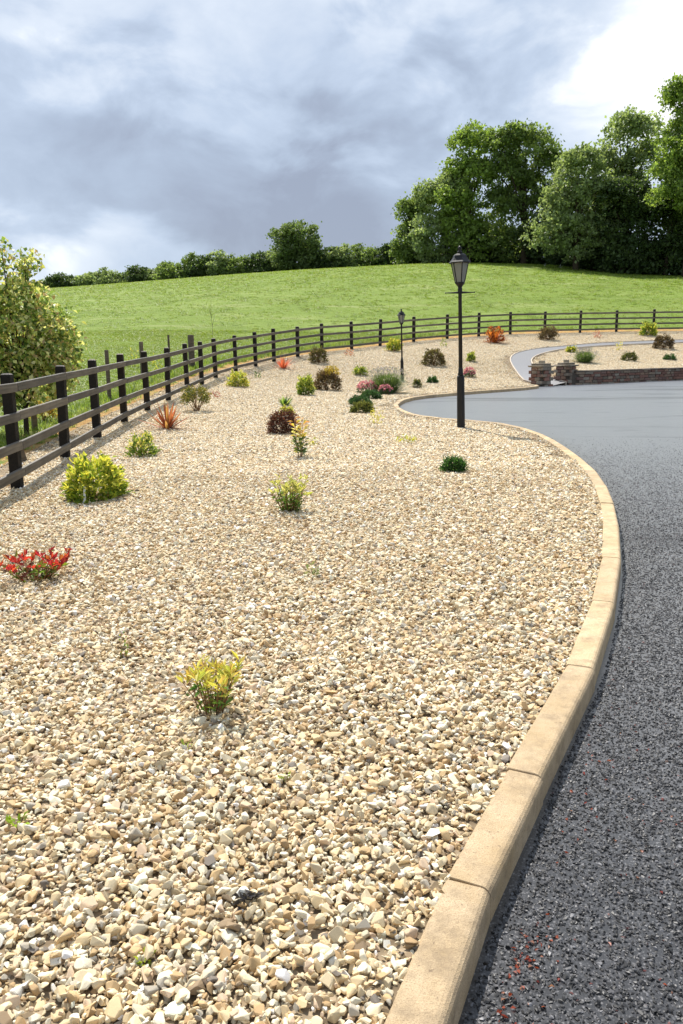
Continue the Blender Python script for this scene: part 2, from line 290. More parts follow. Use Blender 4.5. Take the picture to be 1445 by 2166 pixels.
def line_dist(x, y, line):
    x = np.asarray(x, float); y = np.asarray(y, float); d = np.full(x.shape, 1e9); L = np.asarray(line, float)[:, :2]
    for a, b in zip(L[:-1], L[1:]):
        ab = b - a; t = np.clip(((x - a[0]) * ab[0] + (y - a[1]) * ab[1]) / (ab @ ab), 0, 1); d = np.minimum(d, np.hypot(x - a[0] - t * ab[0], y - a[1] - t * ab[1]))
    return d
def spline(pts, step):
    """Catmull-Rom through pts, resampled at even steps"""
    P = np.array(pts, float); Q = np.vstack([2 * P[0] - P[1], P, 2 * P[-1] - P[-2]]); o = []
    for i in range(1, len(Q) - 2):
        for t in np.linspace(0, 1, 24, endpoint=False):
            a, b, c, d = Q[i - 1], Q[i], Q[i + 1], Q[i + 2]; o.append(0.5 * (2 * b + (c - a) * t + (2 * a - 5 * b + 4 * c - d) * t * t + (3 * b - a - 3 * c + d) * t ** 3))
    o.append(P[-1]); o = np.array(o); s = np.r_[0, np.cumsum(np.linalg.norm(np.diff(o, axis=0), axis=1))]
    n = max(2, int(round(s[-1] / step)) + 1); q = np.linspace(0, s[-1], n); return np.c_[tuple(np.interp(q, s, o[:, k]) for k in range(o.shape[1]))]
def offset(line, d):
    L = np.asarray(line, float)[:, :2]; t = np.gradient(L, axis=0); t = norm(t); return L + np.c_[-t[:, 1], t[:, 0]] * d     # left of travel
def cdt(poly, interior):
    pts = [Vector((float(x), float(y))) for x, y in poly] + [Vector((float(x), float(y))) for x, y in interior]
    n = len(poly); r = mgeo.delaunay_2d_cdt(pts, [(i, (i + 1) % n) for i in range(n)], [], 0, 1e-5)
    V = np.array([(v.x, v.y) for v in r[0]]); F = np.array([f for f in r[2] if len(f) == 3]); c = V[F].mean(1); F = F[in_poly(c[:, 0], c[:, 1], poly)]
    a = V[F]; s = (a[:, 1, 0] - a[:, 0, 0]) * (a[:, 2, 1] - a[:, 0, 1]) - (a[:, 1, 1] - a[:, 0, 1]) * (a[:, 2, 0] - a[:, 0, 0]); F[s < 0] = F[s < 0][:, ::-1]
    return V, F
def cloud(name, P, rot, scl, idx, tint, variants, parent=None):
    """instances of the variant meshes on given points (geometry nodes)"""
    me = bpy.data.meshes.new(name); n = len(P); me.vertices.add(n); me.vertices.foreach_set('co', np.ascontiguousarray(P, np.float32).ravel())
    for an, ty, dat, key in (('rot', 'FLOAT_VECTOR', rot, 'vector'), ('scl', 'FLOAT_VECTOR', scl, 'vector'), ('idx', 'INT', idx, 'value')):
        a = me.attributes.new(an, ty, 'POINT'); a.data.foreach_set(key, np.ascontiguousarray(dat, np.int32 if ty == 'INT' else np.float32).ravel())
    a = me.attributes.new('tint', 'FLOAT_COLOR', 'POINT'); a.data.foreach_set('color', np.c_[tint, np.ones(n)].astype(np.float32).ravel())
    src = bpy.data.collections.new(name + '_shapes')
    for i, v in enumerate(variants): src.objects.link(bpy.data.objects.new('%s_shape_%02d' % (name, i), v))
    g = bpy.data.node_groups.new(name, 'GeometryNodeTree')
    g.interface.new_socket('Geometry', in_out='INPUT', socket_type='NodeSocketGeometry'); g.interface.new_socket('Geometry', in_out='OUTPUT', socket_type='NodeSocketGeometry')
    gi = g.nodes.new('NodeGroupInput'); go = g.nodes.new('NodeGroupOutput'); ip = g.nodes.new('GeometryNodeInstanceOnPoints'); ci = g.nodes.new('GeometryNodeCollectionInfo')
    ci.inputs['Collection'].default_value = src; ci.inputs['Separate Children'].default_value = True; ci.inputs['Reset Children'].default_value = True
    g.links.new(gi.outputs[0], ip.inputs['Points']); g.links.new(ci.outputs[0], ip.inputs['Instance']); ip.inputs['Pick Instance'].default_value = True
    for an, ty, sock in (('rot', 'FLOAT_VECTOR', 'Rotation'), ('scl', 'FLOAT_VECTOR', 'Scale'), ('idx', 'INT', 'Instance Index')):
        na = g.nodes.new('GeometryNodeInputNamedAttribute'); na.data_type = ty; na.inputs['Name'].default_value = an; g.links.new(na.outputs['Attribute'], ip.inputs[sock])
    g.links.new(ip.outputs[0], go.inputs[0])
    o = mesh_obj(name, me, parent); o.modifiers.new('scatter', 'NODES').node_group = g; return o


# ---------------------------------------------------------------- ground sheets
FX = np.array(FENCE)[:, :2]
FENCE_LONG = np.vstack([[(-2.6, -40)], FX, [(34, 48.0), (48, 43), (70, 36)]])
KERB_ARRIS = spline(KERB, 0.12)
KERB_IN = offset(KERB_ARRIS, 0.108); KERB_OUT = offset(KERB_ARRIS, -0.03)
WALL_F = spline(WALL, 0.3); WALL_B = offset(WALL_F, 0.34)
PATH_L = spline([(8.05, 31.0), (7.85, 31.7), (7.45, 32.4), (7.40, 33.3), (7.44, 34.6), (7.60, 36.3), (8.05, 38.2), (8.80, 40.0), (10.1, 41.9), (11.76, 43.4), (14.1, 45.2), (16.55, 46.25), (19.5, 46.95), (23, 47.2), (27, 47.2)], 0.3)
PATH_R = spline([(8.72, 31.45), (8.55, 32.2), (8.36, 33.6), (8.34, 34.6), (8.50, 36.4), (9.05, 38.2), (9.95, 40.0), (11.1, 41.7), (12.3, 42.9), (14.1, 44.2), (16.4, 45.25), (19.3, 45.95), (23, 46.2), (27, 46.2)], 0.3)
_ow = np.interp(FX[:, 1], [0, 26, 36, 60], [0.75, 0.7, 0.15, 0.12])[:, None]; BED_EDGE = FX + (offset(FX, 1.0) - FX) * _ow
BED_POLY = np.vstack([KERB_IN, [(7.35, 30.7), (8.0, 31.15), (8.7, 31.6)], offset(WALL_F, 0.17), [(27.0, 38.4), (27.0, 51.0)], BED_EDGE[::-1]])
PATH_POLY = np.vstack([PATH_L, PATH_R[::-1]])
INSIDE = np.vstack([FENCE_LONG, [(70, -60), (-2.6, -60)]])

def axis(lo, hi, fine, a, b):
    c = list(np.arange(a, b + 1e-6, fine)); s = fine; v = b
    while v < hi: s *= 1.22; v += s; c.append(v)
    s = fine; v = a
    while v > lo: s *= 1.22; v -= s; c.insert(0, v)
    return np.array(c)
ax, ay = axis(-3000, 3000, 0.55, -14, 30), axis(-3000, 3000, 0.6, 0, 62)
GX, GY = np.meshgrid(ax, ay); GZ = terrain(np.clip(GX, -140, 140), np.clip(GY, -60, 215))
rr = np.hypot(GX, GY - 20); far = np.clip((rr - 150) / 120, 0, 1); GZ = GZ * (1 - far) + np.where(GY > 40, 9.0, -1.0) * far
dist_f = line_dist(GX.ravel(), GY.ravel(), FENCE_LONG).reshape(GX.shape); ins = in_poly(GX, GY, INSIDE)
GZ = GZ + 0.05 * np.sin(GX * 0.9 + 1.3 * np.sin(GY * 0.35)) * np.sin(GY * 0.75 + np.sin(GX * 0.4)) * np.clip((dist_f - 2.0) / 5.0, 0, 1) * (~ins)
GZ = GZ - np.where(ins, 0.7 * np.clip((dist_f - 0.0) / 1.0, 0, 1), 0.0) - 0.012
nx, ny = len(ax), len(ay); ii = (np.arange(ny - 1)[:, None] * nx + np.arange(nx - 1)[None]).ravel()
me = np_mesh('field', np.c_[GX.ravel(), GY.ravel(), GZ.ravel()], np.c_[ii, ii + 1, ii + nx + 1, ii + nx], M['field'], smooth=True)
fa = me.attributes.new('fd', 'FLOAT', 'POINT'); fa.data.foreach_set('value', np.where(ins, 0.0, np.minimum(dist_f, 50)).astype(np.float32).ravel())
tag(mesh_obj('field', me), kind='structure')

gx, gy = np.meshgrid(np.arange(-5.5, 27, 0.45), np.arange(-5, 51, 0.45)); gx = gx.ravel(); gy = gy.ravel()
k = in_poly(gx, gy, BED_POLY) & (line_dist(gx, gy, np.vstack([BED_POLY, BED_POLY[:1]])) > 0.15)
V, Fc = cdt(BED_POLY, np.c_[gx, gy][k]); bed = mesh_obj('gravel_bed', np_mesh('gravel_bed', np.c_[V, terrain(V[:, 0], V[:, 1])], Fc, M['bed'], smooth=True)); tag(bed, kind='structure')

ROAD_POLY = np.vstack([offset(KERB_ARRIS, 0.05), [(7.3, 31.0), (8.0, 31.3), (8.7, 31.7)], offset(WALL_F, 0.12), [(60, 40), (60, -40), (-3.0, -40)]])
gx, gy = np.meshgrid(np.arange(-3, 60, 2.0), np.arange(-40, 40, 2.0)); gx = gx.ravel(); gy = gy.ravel()
k = in_poly(gx, gy, ROAD_POLY) & (line_dist(gx, gy, ROAD_POLY) > 0.6)
V, Fc = cdt(ROAD_POLY, np.c_[gx, gy][k]); tag(mesh_obj('driveway', np_mesh('driveway', np.c_[V, road_z(V[:, 0], V[:, 1]) + 0.02], Fc, M['tarmac'], smooth=True)), kind='structure')

# kerb: straight stones laid round the curve
kerb = empty('kerb', (0, 0, 0)); tag(kerb, kind='structure')
def kerb_profile(h, w, ch):      # across (x: 0 at back, w at road face), z up from road
    return [(0, -0.12), (0, h - 0.008), (0.008, h), (w - ch, h), (w - ch * 0.62, h - ch * 0.08), (w - ch * 0.30, h - ch * 0.30), (w - ch * 0.08, h - ch * 0.62), (w, h - ch), (w + 0.004, -0.12)]
def extrude(name, prof, L, mat):
    b = MB(); n = len(prof)
    for x0, inset in ((-L / 2, 0.002), (-L / 2 + 0.002, 0), (L / 2 - 0.002, 0), (L / 2, 0.002)):
        for px, pz in prof: b.v.append((x0, -(px + (inset if px < 0.05 else -inset)), pz - (inset if pz > 0 else 0)))
    for j in range(3):
        for i in range(n): k = (i + 1) % n; b.f.append((j * n + i, j * n + k, (j + 1) * n + k, (j + 1) * n + i))
    b.f.append(tuple(range(n))); b.f.append(tuple(3 * n + i for i in reversed(range(n)))); return b.mesh(name, mat)
kerb_me = extrude('kerb_stone', kerb_profile(0.12, 0.122, 0.026), 1.0, M['kerb'])
ks = spline(KERB, 0.05); s = np.r_[0, np.cumsum(np.hypot(*np.diff(ks, axis=0).T))]
cur = np.gradient(np.unwrap(np.arctan2(*np.gradient(ks, axis=0).T[::-1])), s); q = 0.0; cuts = [0.0]
while q < s[-1] - 0.3:
    kk = abs(np.interp(q + 0.3, s, cur)); q += 1.0 if kk < 0.25 else (0.62 if kk < 0.6 else 0.4); cuts.append(min(q, s[-1]))
shift = np.interp(1.86, ks[:, 1], s); best = min(cuts, key=lambda c: abs(c - shift)); cuts = [c + (shift - best) for c in cuts]
cp = np.c_[np.interp(cuts, s, ks[:, 0]), np.interp(cuts, s, ks[:, 1])]
for a, b in zip(cp[:-1], cp[1:]):
    d = b - a; L = float(np.hypot(*d))
    if L < 0.2: continue
    o = mesh_obj('kerb_stone', kerb_me, kerb); t = d / L; nrm = np.array([-t[1], t[0]]); c = (a + b) / 2 + nrm * 0.116
    o.location = (c[0], c[1], float(road_z(c[0], c[1])) + random.uniform(-0.003, 0.003)); o.rotation_euler = (random.uniform(-.006, .006), 0, math.atan2(t[1], t[0]) + random.uniform(-.006, .006)); o.scale = (L - 0.0015, 1, 1)

# path with pale edging
V, Fc = cdt(PATH_POLY, []); path = mesh_obj('path', np_mesh('path', np.c_[V, terrain(V[:, 0], V[:, 1]) + 0.03], Fc, M['path'], smooth=True)); tag(path, kind='structure')
edge_me = extrude('edging_stone', [(0, -0.1), (0, 0.06), (0.05, 0.06), (0.05, -0.1)], 1.0, M['edging'])
for line, side in ((PATH_L, 0.05), (PATH_R, 0.0)):
    P = spline(line, 0.9)
    for a, b in zip(P[:-1], P[1:]):
        za, zb = tz(*a), tz(*b); d = b - a; L = math.hypot(*d); t = d / L; c = (a + b) / 2 + np.array([-t[1], t[0]]) * side
        o = mesh_obj('edging_stone', edge_me, path); o.location = (c[0], c[1], (za + zb) / 2); o.rotation_euler = (0, -math.atan2(zb - za, L), math.atan2(t[1], t[0])); o.scale = (math.hypot(L, zb - za) - 0.006, 1, 1)

# ---------------------------------------------------------------- rubble wall and gate pillars
def stone_variant(i):
    r = random.Random(40 + i); b = MB().box((0, 0, 0), (1, 1, 1)); b.v = [tuple(c + r.uniform(-.07, .07) for c in v) for v in b.v]; return b.mesh('stone', M['stone'], 0.07)
STONES = [stone_variant(i) for i in range(8)]
TINTS = [(0.19, 0.105, 0.08), (0.17, 0.095, 0.075), (0.20, 0.135, 0.10), (0.19, 0.165, 0.135), (0.23, 0.205, 0.17), (0.15, 0.125, 0.10), (0.155, 0.10, 0.085), (0.21, 0.165, 0.125)]
def stone(parent, c, size, rz, tints=TINTS, name='stone'):
    o = mesh_obj(name, random.choice(STONES), parent); o.location = c; o.rotation_euler = (0, 0, rz); o.scale = size; t = random.choice(tints); j = random.uniform(1.0, 1.4); o['tint'] = tuple(x * j for x in t); return o
wall = empty('rubble_wall', (WALL_F[0][0], WALL_F[0][1], float(road_z(0, 31.7)))); wl = np.array(wall.location)
tag(wall, 'low curved rubble stone wall with flat coping holding back the gravel bank', 'wall')
mid = offset(WALL_F, 0.18); b = MB()
for a, c in zip(mid[:-1], mid[1:]):
    d = c - a; m = (a + c) / 2 - wl[:2]; b.box((m[0], m[1], 0.16), (math.hypot(*d) + 0.02, 0.24, 0.66), Matrix.Rotation(math.atan2(d[1], d[0]), 3, 'Z'))
b.build('mortar_core', M['mortar'], wall)
ws = np.r_[0, np.cumsum(np.hypot(*np.diff(WALL_F, axis=0).T))]; z = -0.04
for ci, h in enumerate((0.13, 0.11, 0.12, 0.105, 0.10)):
    q = 0.30 + 0.13 * (ci % 2)
    while q < ws[-1] - 0.3:
        L = random.uniform(0.17, 0.46); c0 = np.array([np.interp(q, ws, WALL_F[:, i]) for i in (0, 1)]); c1 = np.array([np.interp(q + L, ws, WALL_F[:, i]) for i in (0, 1)])
        d = c1 - c0; t = d / np.hypot(*d); c = (c0 + c1) / 2 + np.array([-t[1], t[0]]) * (0.075 + random.uniform(-.012, .012)) - wl[:2]
        stone(wall, (c[0], c[1], z + h / 2), (L - 0.018, 0.15, h - 0.016), math.atan2(t[1], t[0])); q += L
    z += h
q = 0.28
while q < ws[-1] - 0.4:
    L = random.uniform(0.45, 0.7); c0 = np.array([np.interp(q, ws, mid[:, i]) for i in (0, 1)]); c1 = np.array([np.interp(q + L, ws, mid[:, i]) for i in (0, 1)]); d = c1 - c0
    o = stone(wall, (*((c0 + c1) / 2 - wl[:2]), z + 0.025), (L - 0.01, 0.40, 0.052), math.atan2(d[1], d[0]), [(0.17, 0.14, 0.11), (0.14, 0.12, 0.10)], 'coping_stone'); q += L
def pillar(loc, rz, label):
    p = empty('gate_pillar', loc, rz); tag(p, label, 'pillar', 'stone gate pillars'); S = 0.66; MB().box((0, 0, 0.33), (S - 0.14, S - 0.14, 0.90)).build('mortar_core', M['mortar'], p); z = -0.05
    for ci, h in enumerate((0.15, 0.13, 0.14, 0.12, 0.13, 0.12)):
        for side in range(4):
            rot = Matrix.Rotation(side * math.pi / 2, 3, 'Z'); x = -S / 2 + (0.0 if (side + ci) % 2 else 0.13); end = S / 2 - (0.13 if (side + ci) % 2 else 0.0)
            n = random.choice((2, 2, 3)); w = np.array([random.uniform(.7, 1.3) for _ in range(n)]); w = w / w.sum() * (end - x)
            for L in w: stone(p, rot @ Vector((x + L / 2, -S / 2 + 0.06 + random.uniform(-.008, .008), z + h / 2)), (L - 0.014, 0.14, h - 0.014), side * math.pi / 2); x += L
        z += h
    sl = [(0.19, 0.165, 0.13), (0.16, 0.14, 0.11)]
    stone(p, (0, 0, z + 0.03), (S + 0.10, S + 0.10, 0.065), 0, sl, 'coping_stone'); stone(p, (0, 0, z + 0.10), (S - 0.14, S - 0.14, 0.085), 0, sl, 'cap_stone'); stone(p, (0.02, 0, z + 0.19), (0.21, 0.19, 0.13), 0.3, [(0.27, 0.23, 0.17)], 'finial_stone')
    return p
pillar((7.66, 31.05, float(road_z(0, 31))), R(38), 'nearer stone gate pillar with stepped cap where the kerb meets the path')
pillar((8.90, 32.15, float(road_z(0, 32))), R(42), 'stone gate pillar with stepped cap joined to the low rubble wall')

# ---------------------------------------------------------------- post and rail fence
fence = empty('post_and_rail_fence', (*FENCE[3][:2], FENCE[3][2])); fl = Vector(fence.location)
tag(fence, 'dark timber four-rail fence curving round the gravel bed below the meadow', 'fence')
def post_mesh():
    b = MB(); hw = 0.058
    for z, w in ((-0.25, hw), (1.25, hw), (1.285, hw * 0.93), (1.30, hw * 0.6)):
        for x, y in ((-w, -w), (w, -w), (w, w), (-w, w)): b.v.append((x, y, z))
    for j in range(3):
        for i in range(4): k = (i + 1) % 4; b.f.append((j * 4 + i, j * 4 + k, j * 4 + 4 + k, j * 4 + 4 + i))
    b.f += [(3, 2, 1, 0), (12, 13, 14, 15)]; me = b.mesh('post', M['post']); me.materials.append(M['top_sun_tint'])
    for p in me.polygons: p.material_index = 1 if p.normal.z > 0.3 else 0  # upward faces take the pale colour that imitates sun on the post tops
    return me
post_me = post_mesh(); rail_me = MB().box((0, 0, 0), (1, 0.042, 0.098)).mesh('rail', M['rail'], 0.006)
FP = [Vector(f) for f in FENCE]
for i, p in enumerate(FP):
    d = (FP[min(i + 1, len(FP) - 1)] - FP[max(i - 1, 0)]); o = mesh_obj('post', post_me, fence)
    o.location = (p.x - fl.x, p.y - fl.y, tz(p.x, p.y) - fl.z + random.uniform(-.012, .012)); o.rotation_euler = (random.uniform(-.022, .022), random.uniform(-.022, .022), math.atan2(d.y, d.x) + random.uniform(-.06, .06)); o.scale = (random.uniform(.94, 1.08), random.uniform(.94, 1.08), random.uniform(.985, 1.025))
for i in range(len(FP) - 1):
    a, c = FP[i].copy(), FP[i + 1].copy(); a.z = tz(a.x, a.y); c.z = tz(c.x, c.y); d = c - a; t = d.normalized(); nr = Vector((t.y, -t.x, 0)).normalized() * 0.081
    for h in (0.185, 0.49, 0.815, 1.14):
        m = (a + c) / 2 + nr + Vector((0, 0, h)) - fl; o = mesh_obj('rail', rail_me, fence); o.location = m
        o.rotation_euler = (random.uniform(-.02, .02), -math.atan2(d.z + random.uniform(-.012, .012), math.hypot(d.x, d.y)), math.atan2(d.y, d.x)); o.scale = (d.length - 0.006, random.uniform(.95, 1.05), random.uniform(.96, 1.03))

# ---------------------------------------------------------------- lamp posts
def lamp(loc, H, lean, rz, label):
    L = empty('lamp_post', loc, rz); tag(L, label, 'lamp post', 'lantern lamp posts'); L.rotation_euler = (lean[0], lean[1], rz); s = H / 3.08
    def P(b, name, mat, par=L, smooth=False, bevel=0.0):
        b.v = [(x * s, y * s, z * s) for x, y, z in b.v]; return b.build(name, mat, par, bevel, smooth)
    P(MB().lathe([(0.10, -0.2), (0.10, 0.0), (0.10, 0.018)], 16), 'base_plate', M['black'])
    P(MB().lathe([(0.072, 0.01), (0.066, 0.90), (0.060, 0.915), (0.040, 0.925)], 12), 'base_column', M['black'], smooth=False)
    P(MB().lathe([(0.048, 0.92), (0.050, 0.95), (0.042, 0.98), (0.042, 1.02), (0.036, 1.05)], 12), 'collar', M['black'], smooth=True)
    P(MB().lathe([(0.036, 1.04), (0.031, 2.30), (0.039, 2.33), (0.039, 2.38), (0.031, 2.40)], 12), 'pole', M['black'], smooth=True)
    P(MB().tube([(-0.26, 0, 2.315), (-0.235, 0, 2.315), (-0.10, 0, 2.315), (0, 0, 2.318), (0.10, 0, 2.315), (0.235, 0, 2.315), (0.26, 0, 2.315)], [0.014, 0.008, 0.014, 0.022, 0.014, 0.008, 0.014], 8), 'ladder_bar', M['black'], smooth=True)
    hd = P(MB().lathe([(0.028, 2.38), (0.045, 2.42), (0.075, 2.455), (0.088, 2.47), (0.088, 2.485)], 6), 'lantern', M['black'])
    rb, rt, zb, zt = 0.080, 0.148, 2.485, 2.80
    for i in range(6):
        a0, a1 = math.pi / 6 + math.pi / 3 * i, math.pi / 6 + math.pi / 3 * (i + 1); q = [Vector((rb * math.cos(a0), rb * math.sin(a0), zb)), Vector((rb * math.cos(a1), rb * math.sin(a1), zb)), Vector((rt * math.cos(a1), rt * math.sin(a1), zt)), Vector((rt * math.cos(a0), rt * math.sin(a0), zt))]
        nrm = (q[1] - q[0]).cross(q[3] - q[0]).normalized() * 0.004; b = MB(); b.v = [tuple(v * 1.0) for v in q] + [tuple(v - nrm) for v in q]; b.f = [(0, 1, 2, 3), (7, 6, 5, 4)] + [(j, j + 4, (j + 1) % 4 + 4, (j + 1) % 4) for j in range(4)]
        P(b, 'pane', M['glass'], hd)
        P(MB().tube([q[0] * 1.0, q[3] * 1.0], 0.009, 6), 'glazing_bar', M['black'], hd)
    P(MB().lathe([(0.188, 2.795), (0.192, 2.81), (0.165, 2.835), (0.125, 2.885), (0.112, 2.92), (0.085, 2.945), (0.045, 2.955)], 6, phase=math.pi / 6), 'lantern_roof', M['black'], hd)
    P(MB().lathe([(0.045, 2.95), (0.045, 2.985), (0.030, 2.995), (0.020, 3.005), (0.034, 3.025), (0.036, 3.045), (0.020, 3.065), (0.006, 3.08)], 10), 'finial', M['black'], hd, smooth=True)
    return L
lamp((2.12, 14.16, tz(2.12, 14.16)), 3.08, (0, R(-1.6)), R(8), 'tall black lantern lamp post standing beside the pale kerb and driveway')
lamp((2.29, 30.01, tz(2.29, 30.01)), 2.62, (0, R(-1.2)), R(20), 'smaller distant black lantern lamp post beside the lavender mound')

# old field stakes outside the fence
def stake(x, y, h, w, label, lean=(0, 0), tint=None):
    o = MB().box((0, 0, h / 2 - 0.15), (w, w, h + 0.3), None, 0.95).build('wooden_stake', M['stake'], None, 0.008); o.location = (x, y, tz(x, y)); o.rotation_euler = (lean[0], lean[1], random.uniform(0, 1)); tag(o, label, 'stake', 'old stakes outside the fence'); return o
stake(-5.66, 14.9, 0.85, 0.09, 'pale timber stake at the foot of the cream-leaved young tree')
stake(-5.8, 20.37, 1.22, 0.10, 'grey timber stake standing alone in the grass just past the young tree')
stake(-6.1, 25.2, 1.15, 0.10, 'short grey stake hidden behind a fence post beside yellow sprigs')
stake(-5.75, 27.6, 1.22, 0.07, 'thin pale grey stake in the grass behind the fence')
stake(-5.31, 29.3, 1.12, 0.20, 'broadest brown timber stake behind the fence near the bend')
stake(-4.35, 11.0, 0.62, 0.07, 'short dark leaning stake behind the nearest fence post', (0, R(-14)))


# ---------------------------------------------------------------- leaves, blades, stems
def leaf_np(pos, d, L, W, col, fold=0.25, droop=0.15):
    """folded pointed leaves: 5 verts, 4 triangles each"""
    n = len(pos); d = norm(d); r = norm(rng.normal(size=(n, 3)) * 0.6 + np.array([0, 0, 1.0])); side = norm(np.cross(d, r)); up = np.cross(side, d); L = np.broadcast_to(L, n)[:, None]; W = np.broadcast_to(W, n)[:, None]
    m = pos + d * L * 0.5; V = np.stack([pos, m + side * W * .5 + up * W * fold, m - up * W * fold * .4, m - side * W * .5 + up * W * fold, pos + d * L - up * L * droop], 1).reshape(-1, 3)
    i = np.arange(n)[:, None] * 5; F = np.stack([i + [0, 1, 2], i + [0, 2, 3], i + [1, 4, 2], i + [2, 4, 3]], 1).reshape(-1, 3); return V, F, np.repeat(col, 5, 0)
def blade_np(pos, d, L, W, col, bend=0.3):
    """long tapering blades bending outwards: 7 verts"""
    n = len(pos); d = norm(d); h = norm(d * [1, 1, 0] + 1e-6); side = norm(np.cross(d, [0, 0, 1.0]) + 1e-6); L = np.broadcast_to(L, n)[:, None]; W = np.broadcast_to(W, n)[:, None]; P = []
    for t, w in ((0, .7), (.4, 1.0), (.75, .6)):
        c = pos + d * L * t + (h * 0.8 - np.array([0, 0, .5])) * L * bend * t * t; P += [c - side * W * w / 2, c + side * W * w / 2]
    P.append(pos + d * L + (h * 0.8 - np.array([0, 0, .5])) * L * bend); V = np.stack(P, 1).reshape(-1, 3); i = np.arange(n)[:, None] * 7
    F = np.stack([i + f for f in ([0, 1, 3], [0, 3, 2], [2, 3, 5], [2, 5, 4], [4, 5, 6])], 1).reshape(-1, 3); return V, F, np.repeat(col, 7, 0)
def merge(parts):
    V, F, Cc, o = [], [], [], 0
    for v, f, c in parts: V.append(v); F.append(f + o); Cc.append(c); o += len(v)
    return np.vstack(V), np.vstack(F), np.vstack(Cc)
def cols(n, pal, j=0.25):
    pal = np.array(pal, float); return np.clip(pal[rng.integers(0, len(pal), n)] * rng.uniform(1 - j, 1 + j, (n, 1)), 0, .9)
def foliage(name, parts, parent, mat='leaf'):
    V, F, c = merge(parts); return mesh_obj(name, np_mesh(name, V, F, M[mat], c), parent)
def stems(paths, rad, parent, mat='stem', name='stems', n=5):
    b = MB()
    for p in paths: b.tube(p, [rad * (1 - 0.5 * j / (len(p) - 1)) for j in range(len(p))], n)
    return b.build(name, M[mat], parent, smooth=True)
YEL, YG, GRN, DGR = (0.57, 0.53, 0.11), (0.34, 0.41, 0.08), (0.11, 0.20, 0.035), (0.045, 0.10, 0.035)
CRM, OLV, BRN, MAR = (0.72, 0.68, 0.30), (0.17, 0.18, 0.05), (0.15, 0.105, 0.055), (0.10, 0.035, 0.03)
ORG, RED, PNK, LAV = (0.55, 0.17, 0.05), (0.58, 0.045, 0.035), (0.62, 0.25, 0.36), (0.33, 0.30, 0.42)

def root(name, x, y, label, cat='shrub', group='shrubs planted in the gravel bed'):
    e = empty(name, (x, y, tz(x, y))); return tag(e, label, cat, group)
def shoots_dome(w, h, K, fill=0.35, lift=0.12):
    a = rng.uniform(0, 6.28, K); u = rng.uniform(0.02, 1, K); rad = np.sqrt(1 - (u * 0.92) ** 2); f = 1 - fill * rng.random(K) ** 2
    return np.c_[np.cos(a) * rad * w / 2 * f, np.sin(a) * rad * w / 2 * f, lift * h + u * h * (1 - lift) * f]
def bush(name, x, y, w, h, label, tip, inner, K=60, per=9, ll=0.06, lw=0.5, spread=0.09, up=0.5, stem=True, fill=0.35, lift=0.12, cat='shrub', extra=None, tipz=0.0):
    """leaf clusters on shoots spread over a dome; younger leaf at the shoot tips, older leaf further in"""
    K = int(K * 1.7); e = root(name, x, y, label, cat); T = shoots_dome(w, h, K, fill, lift); T += rng.normal(0, 0.04 * w, T.shape); T[:, 2] = np.maximum(T[:, 2], 0.03)
    base = np.repeat(T, per, 0); n = len(base); out = norm(base - [0, 0, h * 0.25]); t = rng.random(n); pos = base - out * (t[:, None] * spread * 1.6) + rng.normal(0, spread * 0.45, (n, 3)); pos[:, 2] = np.maximum(pos[:, 2], 0.012)
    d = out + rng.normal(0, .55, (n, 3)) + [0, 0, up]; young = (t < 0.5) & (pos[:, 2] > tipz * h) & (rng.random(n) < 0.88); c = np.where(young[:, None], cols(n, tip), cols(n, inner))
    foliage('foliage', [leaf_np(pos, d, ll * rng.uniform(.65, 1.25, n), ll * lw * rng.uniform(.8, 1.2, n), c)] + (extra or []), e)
    if stem:
        pick = T[rng.choice(K, min(K, 16), replace=False)]; stems([[(rng.normal(0, w * .05), rng.normal(0, w * .05), -0.03), tuple(p * [.45, .45, .55]), tuple(p * .96)] for p in pick], 0.004 + 0.008 * h, e)
    return e
def spiky(name, x, y, w, h, label, pal, n=55, bw=0.03):
    e = root(name, x, y, label, 'plant'); a = rng.uniform(0, 6.28, n); tilt = np.clip(rng.normal(.62, .35, n), .05, 1.25); L = h * rng.uniform(.6, 1.12, n) * (1 + .25 * np.sin(tilt)); d = np.c_[np.cos(a) * np.sin(tilt), np.sin(a) * np.sin(tilt), np.cos(tilt)]
    pos = np.c_[np.cos(a) * w * .07 * rng.random(n), np.sin(a) * w * .07 * rng.random(n), np.full(n, -0.01)]; foliage('blades', [blade_np(pos, d, L, bw * rng.uniform(.7, 1.2, n), cols(n, pal, .35), .12)], e); return e
def lavender(name, x, y, w, h, label, n=1300):
    e = root(name, x, y, label, 'plant'); a = rng.uniform(0, 6.28, n); tilt = np.abs(rng.normal(0, .62, n)).clip(0, 1.25); L = np.minimum(h * rng.uniform(.75, 1.15, n), w * .62); d = np.c_[np.cos(a) * np.sin(tilt), np.sin(a) * np.sin(tilt), np.cos(tilt)]; r = w * .2 * np.sqrt(rng.random(n))
    pos = np.c_[np.cos(a) * r, np.sin(a) * r, np.full(n, -0.01)]; bw = max(.008, .0006 * y); foliage('blades', [blade_np(pos, d, L, bw, cols(n, [(0.12, 0.19, 0.06), (0.17, 0.24, 0.08), (0.10, 0.15, 0.07)]), .15)], e)
    k = rng.random(n) < .30; tip = pos[k] + d[k] * L[k][:, None] * rng.uniform(.96, 1.10, (k.sum(), 1)); foliage('flower_spikes', [leaf_np(tip, d[k], .075, bw * 1.8, cols(k.sum(), [LAV, (0.40, 0.37, 0.42), (0.30, 0.32, 0.26)]))], e); return e
